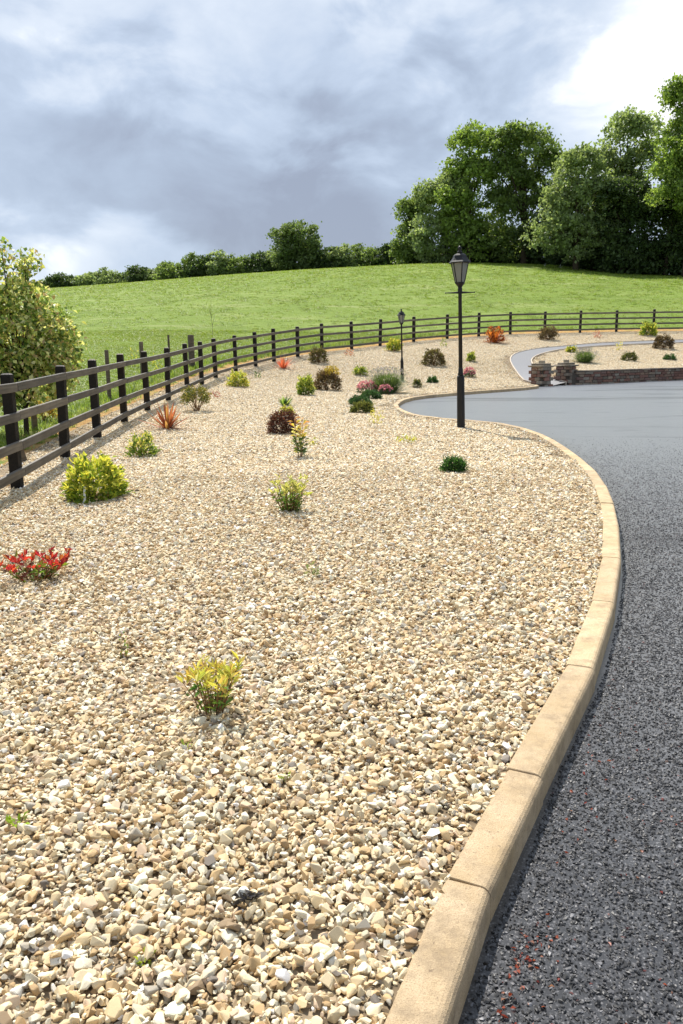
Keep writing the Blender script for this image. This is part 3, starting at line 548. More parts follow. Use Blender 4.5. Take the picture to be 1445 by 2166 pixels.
def pinks(name, x, y, w, h, label, dens=90):
    e = root(name, x, y, label, 'flowers'); n = 320; T = shoots_dome(w, h * .6, n, .5, .0); foliage('foliage', [leaf_np(T, norm(T) + rng.normal(0, .4, (n, 3)) + [0, 0, .4], .09, .022, cols(n, [DGR, (0.07, 0.12, 0.08)]))], e)
    T = shoots_dome(w * 1.05, h, dens, .2, .35); n = dens * 4; q = np.repeat(T, 4, 0); foliage('flowers', [leaf_np(q, rng.normal(0, 1, (n, 3)) + [0, 0, .6], .05, .045, cols(n, [PNK, (0.66, 0.36, 0.44), (0.46, 0.14, 0.27)], .15))], e)
    stems([[(p[0] * .5, p[1] * .5, .0), tuple(p)] for p in T[:24]], .006, e, 'stem', 'flower_stalks', 4); return e
def whorled(name, x, y, w, h, label, K, per, ll, lw, tip, low, lean=0.5, lowfrac=0.3, stemr=0.004):
    """bare upright stems carrying whorls of narrow leaves at their tops"""
    e = root(name, x, y, label); P, D, Cc, LL, paths = [], [], [], [], []
    for i in range(K):
        a = rng.uniform(0, 6.28); r = w / 2 * math.sqrt(rng.uniform(.03, 1)) * .82; top = np.array([math.cos(a) * r, math.sin(a) * r, h * rng.uniform(.55, .93) - ll * .3]); b0 = np.array([math.cos(a) * r * .33, math.sin(a) * r * .33, -.02]); mid = b0 * .45 + top * .55 + [0, 0, h * .06]; paths.append([tuple(b0), tuple(mid), tuple(top)])
        for k in range(per):
            low_k = rng.random() < lowfrac; t = rng.uniform(.15, .8) if low_k else rng.uniform(.88, 1.04); p = b0 + (top - b0) * t; b = k * 2.4 + rng.normal(0, .3); el = rng.uniform(.1, .7) if low_k else rng.uniform(.45, 1.25)
            P.append(p); D.append([math.cos(b) * math.cos(el), math.sin(b) * math.cos(el), math.sin(el)]); Cc.append(cols(1, low if low_k else tip)[0]); LL.append(ll * rng.uniform(.6, 1.15))
    foliage('foliage', [leaf_np(np.array(P), np.array(D), np.array(LL), np.array(LL) * lw, np.array(Cc), .3, .1)], e); stems(paths, stemr, e); return e
def sprout(name, x, y, w, h, label, pal, n=30, ll=0.04, cat='plant'):
    e = root(name, x, y, label, cat, 'seedlings and sprouts in the gravel'); a = rng.uniform(0, 6.28, n); r = w / 2 * np.sqrt(rng.random(n)); b = np.c_[np.cos(a) * r, np.sin(a) * r, h * rng.random(n) ** 1.2 * (1 - (r / w) ** 2)]
    foliage('foliage', [leaf_np(b, np.c_[np.cos(a) * .5, np.sin(a) * .5, np.ones(n)] + rng.normal(0, .4, (n, 3)), ll * rng.uniform(.6, 1.2, n), ll * .45, cols(n, pal))], e)
    k = max(3, n // 10); stems([[(b[i][0] * .4, b[i][1] * .4, -.02), tuple(b[i])] for i in range(k)], .002 + .004 * h, e, n=4); return e

# nearest plants
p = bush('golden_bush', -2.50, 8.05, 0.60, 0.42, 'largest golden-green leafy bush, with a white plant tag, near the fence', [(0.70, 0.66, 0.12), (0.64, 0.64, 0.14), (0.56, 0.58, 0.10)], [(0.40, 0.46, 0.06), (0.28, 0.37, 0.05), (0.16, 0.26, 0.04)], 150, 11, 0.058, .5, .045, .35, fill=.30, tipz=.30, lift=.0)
b = MB().box((0, 0, .07), (.022, .003, .17)).build('plant_tag', M['plastic'], p, .001); b.location = (-.02, -.30, .02); b.rotation_euler = (R(-8), R(4), .2)
bush('golden_bush', -2.79, 11.18, 0.44, 0.33, 'small yellow-tipped bush between the largest golden bush and the red spiky plant', [YEL, CRM], [GRN, YG], 50, 9, 0.055, .45, .05, .6, lift=.05, tipz=.4)
whorled('variegated_shrub', -0.52, 3.0, 0.30, 0.225, 'nearest small shrub, yellow variegated leaves on bare brown stems in open gravel', 34, 9, .056, .26, [YEL, (0.66, 0.62, 0.22), (0.52, 0.52, 0.12), (0.56, 0.42, 0.12), (0.42, 0.46, 0.10)], [(0.10, 0.22, 0.05), (0.15, 0.27, 0.05), (0.3, 0.38, 0.06)], stemr=.0028)
whorled('variegated_shrub', -0.45, 6.86, 0.42, 0.33, 'cream-yellow variegated shrub with upright shoots and green centre, mid gravel', 36, 13, .055, .42, [CRM, (0.50, 0.52, 0.18), (0.42, 0.46, 0.12), (0.56, 0.54, 0.20)], [GRN, (0.16, 0.26, 0.05), (0.22, 0.30, 0.08)], lowfrac=.6)
e = whorled('red_leaved_shrub', -2.0, 5.06, 0.56, 0.19, 'low open shrub with large glossy red leaves and a few green ones', 36, 6, .066, .42, [(0.52, 0.05, 0.04), (0.58, 0.09, 0.06), (0.40, 0.03, 0.05), (0.46, 0.15, 0.05), (0.22, 0.24, 0.04), (0.28, 0.03, 0.04)], [(0.22, 0.30, 0.04), (0.11, 0.20, 0.03), (0.14, 0.22, 0.04), (0.24, 0.04, 0.04), MAR], lowfrac=.5, stemr=.004)
spiky('red_spiky_plant', -3.16, 14.72, .74, .52, 'nearer orange-red spiky plant with long upright blades by the fence', [(0.46, 0.17, 0.09), (0.40, 0.12, 0.07), (0.38, 0.21, 0.08), (0.24, 0.06, 0.04)], 60, .045)
spiky('red_spiky_plant', -2.18, 31.5, .58, .50, 'smaller distant orange-red spiky plant near the fence bend', [(0.62, 0.16, 0.09), (0.55, 0.13, 0.08), (0.5, 0.2, 0.1)], 75, .035)
bush('olive_shrub', -3.21, 18.0, .64, .60, 'open olive-green shrub with bare legs beside the nearer red spiky plant', [OLV, (0.25, 0.25, 0.06), (0.28, 0.22, 0.07)], [(0.08, 0.11, 0.03), (0.12, 0.13, 0.04)], 70, 9, .06, .45, .06, .5, lift=.35, fill=.3)
sprout('red_seedling', -3.29, 21.3, .30, .16, 'tiny dark red seedling behind the open olive shrub', [(0.28, 0.06, 0.06), (0.35, 0.12, 0.10)], 40, .06)
# lily-like tall plant
e = root('tall_orange_plant', -0.54, 10.6, 'tall slender plant with orange and yellow top leaves beside the maroon shrub', 'plant'); P, D, Cc, paths = [], [], [], []
for i in range(5):
    tx, ty, th = rng.normal(0, .04), rng.normal(0, .04), (.52 if i < 2 else rng.uniform(.22, .36)); paths.append([(tx * .3, ty * .3, -.02), (tx * .7, ty * .7, th * .5), (tx, ty, th)])
    for k in range(52 if i < 2 else 20):
        t = rng.uniform(.12, 1.02); a = rng.uniform(0, 6.28); P.append([tx * t + math.cos(a) * .02, ty * t + math.sin(a) * .02, th * t]); D.append([math.cos(a), math.sin(a), rng.uniform(.1, .9)]); zt = th * t
        Cc.append(cols(1, [(0.60, 0.34, 0.12), (0.56, 0.24, 0.09), YEL] if zt > .40 else ([CRM, YEL, (0.62, 0.44, 0.14)] if zt > .27 else [(0.24, 0.30, 0.16), GRN, (0.12, 0.18, 0.10), CRM]))[0])
foliage('foliage', [leaf_np(np.array(P), np.array(D), .085, .034, np.array(Cc))], e); stems(paths, .006, e)
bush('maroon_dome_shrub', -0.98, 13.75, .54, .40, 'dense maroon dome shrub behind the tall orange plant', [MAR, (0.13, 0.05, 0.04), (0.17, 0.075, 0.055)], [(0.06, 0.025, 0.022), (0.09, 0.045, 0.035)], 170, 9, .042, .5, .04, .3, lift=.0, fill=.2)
bush('low_yellow_plant', -1.15, 17.1, .34, .20, 'low yellow-green cushion directly behind the maroon dome shrub', [YEL, (0.45, 0.45, 0.10)], [YG, OLV], 40, 8, .05, .5, .04, .5)
spiky('green_rosette', -1.35, 19.6, .50, .29, 'spiky green rosette with pale edges beyond the maroon dome shrub', [GRN, (0.20, 0.30, 0.06), (0.40, 0.46, 0.14), DGR], 60, .035)
bush('golden_bush', -1.00, 23.3, .50, .56, 'upright yellow-green bush touching the gold-topped brown dome', [(0.50, 0.54, 0.10), YG, (0.6, 0.6, 0.16)], [GRN, (0.2, 0.3, 0.05)], 90, 9, .075, .5, .06, .6, lift=.05, fill=.3, tipz=.25)
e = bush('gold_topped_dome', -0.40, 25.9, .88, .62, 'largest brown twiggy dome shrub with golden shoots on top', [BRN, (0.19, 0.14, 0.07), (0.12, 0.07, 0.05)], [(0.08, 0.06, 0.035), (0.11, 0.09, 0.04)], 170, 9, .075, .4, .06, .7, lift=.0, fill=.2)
T = shoots_dome(.50, .30, 50, .3, .1) + [.14, .0, .45]; q = np.repeat(T, 7, 0); foliage('golden_shoots', [leaf_np(q + rng.normal(0, .03, q.shape), rng.normal(0, .5, q.shape) + [0, 0, 1], .08, .03, cols(len(q), [(0.42, 0.30, 0.05), (0.50, 0.38, 0.07), (0.30, 0.25, 0.05)]))], e)
bush('brown_dome_shrub', -0.90, 33.8, .78, .62, 'round dark brown-green shrub just inside the fence bend', [BRN, OLV], [(0.07, 0.06, 0.03), (0.10, 0.09, 0.04)], 120, 9, .075, .45, .06, .4, lift=.05, fill=.25)
bush('golden_bush', -3.13, 24.9, .64, .46, 'bright yellow bush close to the fence before the bend', [YEL, (0.66, 0.62, 0.10), CRM], [YG, (0.28, 0.36, 0.05)], 70, 9, .08, .5, .06, .5, lift=.05)
sprout('green_seedling', -2.84, 28.1, .22, .26, 'tiny dark green seedling between the yellow bush and the far red spiky plant', [GRN, DGR], 40, .08)
bush('low_yellow_plant', 0.78, 31.4, .56, .32, 'small yellow-green plant in open gravel behind the lavender', [(0.46, 0.50, 0.10), YG], [GRN, DGR], 45, 8, .09, .45, .06, .5)
sprout('red_seedling', 0.42, 36.6, .42, .34, 'small rusty red sprout at the foot of the far fence', [(0.50, 0.22, 0.12), (0.40, 0.14, 0.09)], 40, .10)
lavender('lavender_mound', 1.44, 25.2, 1.16, .72, 'big round grey-green lavender mound in front of the distant lamp post', 1700)
pinks('pink_flowers', 0.83, 25.0, .62, .40, 'wider patch of pink flowers at the edge of the lavender mound', 120)
pinks('pink_flowers', 1.36, 24.5, .42, .30, 'smaller pink flower clump in front of the lavender mound', 60)
for nm, x, y, w, h, lb, a, c in (('green_cushion', .86, 22.4, .58, .24, 'dark green cushion plant just in front of the pink flowers', [DGR, (0.06, 0.13, 0.05)], [DGR, (0.03, 0.06, 0.03)]),
                                 ('green_cushion', .48, 20.2, .56, .21, 'dark green spreading cushion between two other low cushions', [(0.05, 0.11, 0.05), DGR], [(0.03, 0.06, 0.03), DGR]),
                                 ('olive_cushion', .47, 17.75, .52, .24, 'olive-green domed cushion nearest the kerb tip', [OLV, (0.12, 0.15, 0.05)], [(0.07, 0.09, 0.03), OLV])):
    bush(nm, x, y, w, h, lb, a, c, 110, 8, .06, .4, .04, .6, stem=False, lift=.0, fill=.25, cat='plant')
sprout('yellow_sprouts', .68, 15.3, .30, .30, 'loose pale yellow sprouts in front of the olive cushion', [YEL, CRM, (0.55, 0.55, 0.2)], 60, .06)
bush('brown_dome_shrub', 2.62, 27.7, .30, .33, 'small dark olive bush at the foot of the distant lamp post', [OLV, (0.12, 0.12, 0.06)], [(0.06, 0.06, 0.03), DGR], 50, 8, .06, .45, .05, .5, lift=0)
bush('golden_bush', 2.59, 39.0, .76, .56, 'yellow bush against the far fence behind the distant lamp post', [YEL, (0.5, 0.5, 0.08)], [YG, GRN], 80, 8, .10, .5, .07, .5)
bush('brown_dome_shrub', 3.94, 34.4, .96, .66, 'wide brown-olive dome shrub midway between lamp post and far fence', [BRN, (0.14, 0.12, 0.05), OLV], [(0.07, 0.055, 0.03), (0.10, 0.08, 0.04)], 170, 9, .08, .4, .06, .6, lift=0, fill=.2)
bush('green_cushion', 3.33, 29.4, .38, .21, 'small dark green cushion in gravel near the far kerb', [DGR, (0.06, 0.14, 0.05)], [DGR], 50, 8, .07, .4, .04, .6, stem=False, lift=0, cat='plant')
sprout('yellow_green_sprout', 5.28, 41.8, .30, .42, 'slim yellow-green sprout near the far fence', [YG, (0.4, 0.42, 0.08), GRN], 45, .11)
bush('low_yellow_plant', 5.77, 35.9, .36, .40, 'small upright yellow-green plant above the lone pink flowers', [(0.48, 0.48, 0.10), YG], [GRN, DGR], 40, 8, .09, .5, .06, .6)
pinks('pink_flowers', 4.90, 30.9, .42, .40, 'lone pink flower clump close to the far kerb', 80)
e = spiky('orange_shrub', 8.32, 44.1, .95, .80, 'fiery orange-red shrub beside the far fence', [(0.60, 0.24, 0.05), (0.58, 0.17, 0.05), (0.45, 0.12, 0.04)], 120, .05)
T = shoots_dome(.95, .85, 110, .45, .0); q = np.repeat(T, 6, 0); foliage('foliage', [leaf_np(q + rng.normal(0, .05, q.shape), norm(q) + rng.normal(0, .4, q.shape), .12, .06, cols(len(q), [(0.60, 0.26, 0.05), (0.52, 0.15, 0.04), (0.25, 0.07, 0.03), (0.12, 0.06, 0.03)]))], e)
bush('brown_dome_shrub', 11.73, 46.3, 1.04, .76, 'brown twiggy shrub with ragged top beside the far fence above the path', [BRN, (0.20, 0.15, 0.09), (0.16, 0.12, 0.07)], [(0.08, 0.06, 0.04), (0.11, 0.09, 0.05)], 120, 9, .11, .35, .08, .9, lift=.0, fill=.35)
sprout('pink_seedling', 15.0, 47.9, .44, .42, 'small dusky pink sprout below the far fence', [(0.45, 0.16, 0.14), (0.55, 0.26, 0.24)], 60, .11)
bush('golden_bush', 18.33, 48.8, .96, .80, 'yellow-green bush against the far fence beyond the rubble wall', [(0.52, 0.55, 0.08), YG, YEL], [GRN, (0.2, 0.3, 0.05)], 90, 8, .13, .5, .08, .6, lift=0)
bush('brown_dome_shrub', 17.24, 43.7, 1.0, .70, 'dark brown dome shrub on the bank above the rubble wall', [BRN, (0.11, 0.075, 0.05)], [(0.06, 0.045, 0.03), (0.09, 0.07, 0.04)], 150, 9, .09, .4, .06, .6, lift=0, fill=.2)
lavender('lavender_mound', 11.02, 36.8, .95, .62, 'smaller lavender mound just behind the gate pillars', 900)
bush('olive_cushion', 13.56, 38.3, .70, .38, 'olive cushion plant on the bank behind the rubble wall', [OLV, (0.12, 0.14, 0.05)], [(0.07, 0.08, 0.03)], 100, 8, .08, .4, .05, .6, stem=False, lift=0, fill=.2, cat='plant')
bush('green_cushion', 15.82, 39.2, .56, .26, 'flat dark green cushion on the bank beyond the olive one', [DGR, (0.07, 0.16, 0.06)], [DGR], 70, 8, .08, .4, .05, .6, stem=False, lift=0, cat='plant')
bush('low_yellow_plant', 11.6, 41.0, .54, .28, 'low yellow plant at the inner edge of the path', [YEL, (0.5, 0.5, 0.1)], [YG, GRN], 45, 8, .10, .5, .06, .5)
sprout('yellow_sprouts', 14.5, 42.6, .34, .48, 'thin pale yellow sprout on the bank beside the path', [CRM, YEL, (0.45, 0.45, 0.15)], 50, .10)
bush('green_cushion', 1.28, 9.06, .29, .17, 'dark green spreading cushion alone in the gravel in front of the tall lamp', [(0.05, 0.13, 0.03), (0.07, 0.17, 0.04)], [DGR, (0.03, 0.06, 0.02)], 130, 8, .035, .4, .03, .7, stem=False, lift=0, fill=.35, cat='plant')
sprout('yellow_sprouts', .99, 12.15, .32, .10, 'flat yellow sprouts in the gravel beside the tall lamp', [YEL, (0.5, 0.5, 0.1), YG], 70, .05)
for x, y, w, h, lb, pal in ((-1.04, 3.62, .035, .15, 'thin upright green weed beyond the nearest variegated shrub', [GRN, YG]), (-.19, 4.85, .07, .09, 'grey-green weed in the middle of the open gravel', [(0.2, 0.26, 0.1), (0.3, 0.34, 0.16)]),
                            (-1.01, 2.24, .055, .025, 'small bright green weed in near gravel close to the picture edge', [(0.28, 0.42, 0.05)]), (-.47, 1.64, .035, .035, 'tiny yellow-green weed among the nearest stones', [(0.34, 0.42, 0.05)]),
                            (-.20, 2.45, .035, .03, 'tiny green weed in the gravel straight below the mid variegated shrub', [(0.25, 0.36, 0.05)]), (-.42, 12.0, .12, .11, 'little yellow sprout beside the tall orange plant', [YEL, YG]), (-.57, 2.68, .03, .045, 'pale green weed at the foot of the nearest variegated shrub', [(0.3, 0.38, 0.08)])):
    sprout('weed', x, y, w, h, lb, pal, 16 if h < .06 else 26, max(.02, w * .5) if y < 9 else .05)
# dark scrap of leaf litter lying on the stones
e = root('dead_leaf', -.25, 1.82, 'dark grey shrivelled dead leaf lying on the nearest stones', 'leaf', 'litter on the gravel'); n = 26
foliage('leaf_scraps', [leaf_np(rng.normal(0, .010, (n, 3)) * [1, 1, .5] + [0, 0, .026], rng.normal(0, 1, (n, 3)) + [0, 0, .3], .03, .014, cols(n, [(0.045, 0.04, 0.045), (0.09, 0.08, 0.085)]))], e)
# outside the fence
bush('orange_shrub', -5.92, 16.1, .55, .48, 'straggly orange-yellow shrub under the cream-leaved young tree', [(0.55, 0.33, 0.06), (0.5, 0.4, 0.1)], [(0.36, 0.2, 0.05), OLV], 60, 7, .06, .4, .06, .5)
sprout('yellow_sprig', -7.17, 28.3, .35, .72, 'nearer yellow-leaved sprig growing in the meadow beyond the fence', [YEL, YG], 36, .10)
sprout('yellow_sprig', -6.21, 27.7, .30, .60, 'yellow sprig close behind the fence beside the thin pale stake', [YEL, (0.5, 0.5, 0.08)], 30, .10)
e = root('bare_sapling', -5.94, 38.4, 'very thin bare sapling standing in the meadow behind the fence', 'sapling', 'saplings in the meadow'); stems([[(0, 0, -.05), (.02, 0, .8), (-.03, 0, 1.5), (0, 0, 2.1)], [(.01, 0, .9), (.12, .05, 1.35)], [(0, 0, 1.3), (-.12, 0, 1.7)]], .009, e, 'stake', 'stem')

# ---------------------------------------------------------------- trees
def diamond_np(pos, d, L, W, col):
    n = len(pos); d = norm(d); r = norm(rng.normal(size=(n, 3))); side = norm(np.cross(d, r)); L = L[:, None]; W = W[:, None]
    V = np.stack([pos - d * L / 2, pos + side * W / 2, pos + d * L / 2, pos - side * W / 2 + np.cross(d, side) * W * .25], 1).reshape(-1, 3); i = np.arange(n)[:, None] * 4
    return V, np.concatenate([i + [0, 1, 2], i + [0, 2, 3]], 0), np.repeat(col, 4, 0)
def crown_leaves(lobes, dens, leaf, pal, clump=0.55, per=26, gap=0.0):
    dens = dens * 3.0; lobes = list(lobes)
    for (x, y, z, rx, ry, rz) in list(lobes):
        for _ in range(2):
            v = norm(rng.normal(size=3)); v[2] = abs(v[2]) * .8 - .15; lobes.append((x + v[0] * rx * .85, y + v[1] * ry * .85, z + v[2] * rz * .8, rx * .62, ry * .62, rz * .6))
    """lobes (x,y,z,rx,ry,rz): clumps of leaves spread through the outer part of each lobe"""
    out = []; tips = []
    for (x, y, z, rx, ry, rz) in lobes:
        K = max(5, int(dens * (rx * ry + ry * rz + rx * rz))); v = norm(rng.normal(size=(K, 3))); v[:, 2] = np.where((v[:, 2] < -.35) & (z - rz > 2.5), -v[:, 2], v[:, 2]); f = 1 - .55 * rng.random(K) ** 1.7; c = v * f[:, None] * [rx, ry, rz] + [x, y, z]; tips.append(c)
        base = cols(K, pal, .22); m = rng.integers(int(per * .5), int(per * 1.4), K); q = np.repeat(c, m, 0); n = len(q); cs = np.repeat(clump * rng.uniform(.6, 1.3, K), m)
        pos = q + rng.normal(0, 1, (n, 3)) * cs[:, None] * [.55, .55, .38]; out.append((pos, np.repeat(v, m, 0) * .5 + rng.normal(0, .8, (n, 3)) + [0, 0, -.1], np.clip(np.repeat(base, m, 0) * rng.uniform(.75, 1.3, (n, 1)), 0, .6)))
    pos = np.vstack([o[0] for o in out]); d = np.vstack([o[1] for o in out]); c = np.vstack([o[2] for o in out]); n = len(pos); L = leaf * rng.uniform(.6, 1.35, n)
    return diamond_np(pos, d, L, L * rng.uniform(.55, .85, n), c), np.vstack(tips)
def tree(name, x, y, label, lobes, pal, dens=1.6, leaf=.34, tr=.35, clump=.6, per=24, cat='tree', group=None, z0=None, nlimb=9, fork=.35):
    zb = tz(x, y) if z0 is None else z0; e = empty(name, (x, y, zb)); tag(e, label, cat, group); P, tips = crown_leaves(lobes, dens, leaf, pal, clump, per); V, F, c = P
    gz_ = terrain(V[:, 0] + x, V[:, 1] + y) - zb; V[:, 2] = np.maximum(V[:, 2], gz_ + .05); mesh_obj('crown', np_mesh('crown', V, F, M['tree_leaf'], c), e); L = np.array(lobes); top = L[:, 2].max(); ht = top + L[L[:, 2].argmax(), 5] * .5; b = MB()
    cx0, cy0 = L[:, 0].mean(), L[:, 1].mean(); b.tube([(0, 0, -.5), (0, 0, ht * .08), (cx0 * .3, cy0 * .3, ht * fork), (cx0 * .7, cy0 * .7, ht * .7), (cx0, cy0, ht * .93)], [tr * 1.25, tr, tr * .75, tr * .42, tr * .08], 8)
    for p in tips[rng.choice(len(tips), min(len(tips), nlimb), replace=False)]:
        t = rng.uniform(fork * .7, .6); s = np.array([cx0 * t, cy0 * t, ht * t]); 
        if p[2] < s[2]: s[2] = max(p[2] * .7, .1)
        m = (s + p) / 2 + [0, 0, .06 * ht]; b.tube([tuple(s), tuple(m), tuple(p)], [tr * .38, tr * .24, tr * .06], 6)
    b.build('trunk', M['bark'], e, smooth=True); return e
G1 = [(0.140, 0.200, 0.060), (0.175, 0.240, 0.078), (0.105, 0.158, 0.046)]; G2 = [(0.215, 0.280, 0.125), (0.255, 0.320, 0.160), (0.175, 0.235, 0.095)]; G3 = [(0.040, 0.068, 0.024), (0.055, 0.085, 0.028)]; G4 = [(0.180, 0.260, 0.058), (0.220, 0.305, 0.080), (0.13, 0.195, 0.046)]
G1, G2, G4 = ([tuple(v * 1.14 for v in c) for c in g] for g in (G1, G2, G4)); G3 = [tuple(v * 1.35 for v in c) for c in G3]
WG = 'tall trees of the wood on the hilltop'
def lob(*a): return [(x, y, z, rx * 1.14, ry * 1.1, rz * 1.14) for x, z, rx, rz, y, ry in a]
tree('hilltop_tree', 9.6, 113, 'outermost dark tree at the field end of the hilltop wood', lob((0, 3.2, 2.1, 2.6, 0, 2), (.6, 6.2, 1.9, 2.2, 0, 1.9), (-1, 1.6, 1.4, 1.4, 0, 1.2), (1.6, 8, 1.2, 1.3, 0, 1.2)), G1, 1.5, .36, .22, group=WG)
tree('hilltop_tree', 14.0, 109, 'grey-green rounded tree second from the field end of the wood', lob((-1.6, 3.0, 2.4, 2.9, 0, 2.4), (0, 7.4, 3.0, 3.0, 1, 3), (1.2, 4, 2.4, 3, 0, 2), (1, 9.6, 2, 1.7, 0, 2)), G2, 1.4, .36, .28, group=WG)
tree('hilltop_tree', 16.6, 107, 'bright green tree with a leafy shoulder overhanging on the field side', lob((0.6, 14.0, 2.5, 2.2, 0, 2.4), (-1.4, 11.6, 1.8, 1.2, 0, 1.5), (.4, 10, 2.4, 2.4, 0, 2.2), (-.6, 6, 2.8, 3.2, 0, 2.4), (0, 2.6, 2.4, 2.4, 0, 2)), G4, 1.4, .36, .32, group=WG)
tree('hilltop_tree', 23.2, 105, 'tallest round-headed tree with a dark forked trunk showing through', lob((0, 13.4, 3.3, 2.6, 0, 3.2), (-2.6, 10.5, 2.2, 2.6, 0, 2.2), (2.8, 10.6, 2.2, 2.6, 0, 2.2), (-2.4, 6.4, 2.2, 2.8, 0, 2.2), (2.2, 6.2, 2.4, 2.8, 0, 2.2), (0, 9.5, 2.0, 2.4, 1.6, 1.6), (-1, 3.2, 3, 2.4, 1, 2)), G1, 1.35, .36, .42, group=WG, fork=.3)
tree('hilltop_tree', 26.6, 94, 'pale silvery-green tree in front of the wood with foliage almost to the grass', lob((0, 10.0, 2.6, 2.4, 0, 2.4), (-1.6, 7.0, 2.2, 2.2, 0, 2.2), (1.8, 7.2, 2.4, 2.6, .4, 2.2), (-2.9, 4.0, 1.9, 2.0, -.4, 1.8), (-.4, 3.4, 2.2, 2.2, 0, 2), (1.6, 4, 2.2, 2, 0, 2)), G2, 1.5, .34, .32, group=WG)
tree('hilltop_tree', 33.4, 99, 'tall airy pale-topped tree behind the dark trees of the wood', lob((0, 14.6, 2.8, 2.6, 0, 2.6), (-2.0, 11.4, 2.2, 2.2, 0, 2), (2.2, 11.6, 2.4, 2.4, 0, 2), (0, 8.4, 3, 2.6, 1, 2.6)), G2, 1.15, .36, .36, group=WG)
tree('hilltop_tree', 36.2, 87, 'nearest bright green tree at the picture edge, highest of the wood', lob((-.8, 17.2, 2.0, 2.2, 0, 2), (.4, 14.0, 2.8, 2.6, 0, 2.6), (-1.6, 12.4, 1.8, 1.6, 0, 1.8), (.6, 10.4, 3.0, 2.4, 0, 2.8), (3, 15, 3, 3.2, 0, 2.6), (-1.8, 7.8, 2.2, 1.5, 0, 2), (2.6, 7.4, 2.8, 2.6, 0, 2.4)), G4, 1.4, .34, .42, group=WG)
for x, y, lb, lbs, pal in ((31.6, 93, 'dark ivy-clad tree between the pale tree and the highest tree', [(0, 7.6, 2.6, 2.0, 0, 2.4), (-.6, 4.8, 2.6, 2.4, 0, 2.2), (0.4, 2.0, 2.8, 2.2, 0, 2.2)], G3), (35.6, 91, 'darkest low evergreen under the highest tree', [(0, 5.8, 3.0, 2.6, 0, 2.6), (0, 2.4, 3.2, 2.6, 0, 2.6)], G3),
                           (29.4, 97, 'dark low holly-like tree behind the pale front tree', [(0, 5.0, 2.8, 2.8, 0, 2.4), (0, 2, 2.8, 2.0, 0, 2)], G3), (20.0, 110, 'dark undergrowth tree at the shaded foot of the round-headed tree', [(0, 2.8, 3.4, 2.8, 0, 2.4), (-2.5, 2.2, 2, 2, 0, 2), (3.2, 2.4, 2.2, 2.2, 0, 2)], G3),
                           (39.5, 95, 'dark bushy tree closing the wood beyond the picture edge', [(0, 6.4, 3.6, 4, 0, 3), (0, 2.4, 3.6, 2.4, 0, 3), (1, 11, 3, 3, 0, 3)], G1), (26.4, 103, 'dark bush filling the gap behind the pale front tree', [(0, 3.4, 3.0, 3.2, 0, 2.6), (1.6, 7.5, 2.4, 2.4, 0, 2.2)], G3)):
    tree('understorey_tree', x, y, lb, lob(*lbs), pal, 1.5, .36, .25, group='dark trees low in the hilltop wood')
# scrub closing the foot of the wood
for i, (x, y, w, h) in enumerate([(11.4, 114.0, 2.3, 2.4), (15.2, 112.0, 2.6, 2.2), (18.6, 110.5, 2.6, 2.6), (22.0, 109.0, 2.8, 2.4), (25.4, 106.5, 2.8, 2.8), (28.6, 101.0, 2.6, 2.6), (31.4, 98.5, 2.8, 3.0), (34.4, 96.0, 2.9, 2.6), (37.6, 94.0, 3.0, 3.0), (41.2, 93.0, 3.2, 3.0)]):
    tree('woodland_scrub_bush', x, y, '%s low dark scrub bush from the field end, at the foot of the wood' % ['first', 'second', 'third', 'fourth', 'fifth', 'sixth', 'seventh', 'eighth', 'ninth', 'tenth'][i], lob((0, h * .40, w, h * .48, 0, 1.6), (w * .5, h * .3, w * .7, h * .36, 0, 1.4), (-w * .5, h * .3, w * .7, h * .38, 0, 1.4)), G3, 1.5, .34, .10, .45, 20, 'bush', 'scrub at the foot of the wood', nlimb=5)
# hedgerow along the crest
tree('crest_tree', -5.7, 119.5, 'pale round-crowned tree standing above the hedge on the crest', lob((0, 4.6, 2.6, 2.1, 0, 2.4), (-1.2, 3.0, 1.8, 1.8, 0, 1.8), (1.2, 3.0, 1.8, 1.8, 0, 1.8), (0, 1.4, 2.4, 1.4, 0, 2)), [(0.125, 0.185, 0.065), (0.150, 0.205, 0.080)], 2.0, .34, .2, .5, 20)
ORD = 'first second third fourth fifth sixth seventh eighth ninth tenth eleventh twelfth thirteenth fourteenth fifteenth sixteenth seventeenth eighteenth nineteenth twentieth'.split() + ['twenty-first', 'twenty-second', 'twenty-third']
hx = [-47.5, -44.0, -41.0, -37.4, -34.6, -31.8, -29.6, -27.0, -24.6, -21.9, -19.4, -17.6, -15.6, -13.2, -11.4, -9.4, -7.6, -3.4, -1.6, 0.6, 2.2, 4.4, 6.9]
hh = [2.2, 2.0, 2.9, 2.3, 2.9, 2.3, 3.0, 2.5, 3.2, 4.3, 3.8, 4.4, 3.3, 3.2, 3.7, 4.2, 3.6, 3.4, 3.7, 3.9, 4.2, 3.7, 4.4]
for i, (x, h) in enumerate(zip(hx, hh)):
    h *= .80
    y = 121.5 + 0.06 * abs(x) * (x < 0) + rng.uniform(-1, 1); w = rng.uniform(1.5, 2.1); up = [(rng.uniform(-.5, .5), h * .78, w * .6, h * .30, 0, w * .6)]
    tree('hedgerow_bush', x, y, '%s hedgerow bush from the sapling side along the meadow crest' % ORD[i], lob((0, h * .45, w * 1.15, h * .42, 0, w), (0, h * .18, w * 1.25, h * .22, 0, w), *up), [G1, G1, G3, G2][i % 4] if i not in (3, 4) else G2, 2.4, .28, .10, .35, 18, 'bush', 'hedgerow along the meadow crest', nlimb=5)

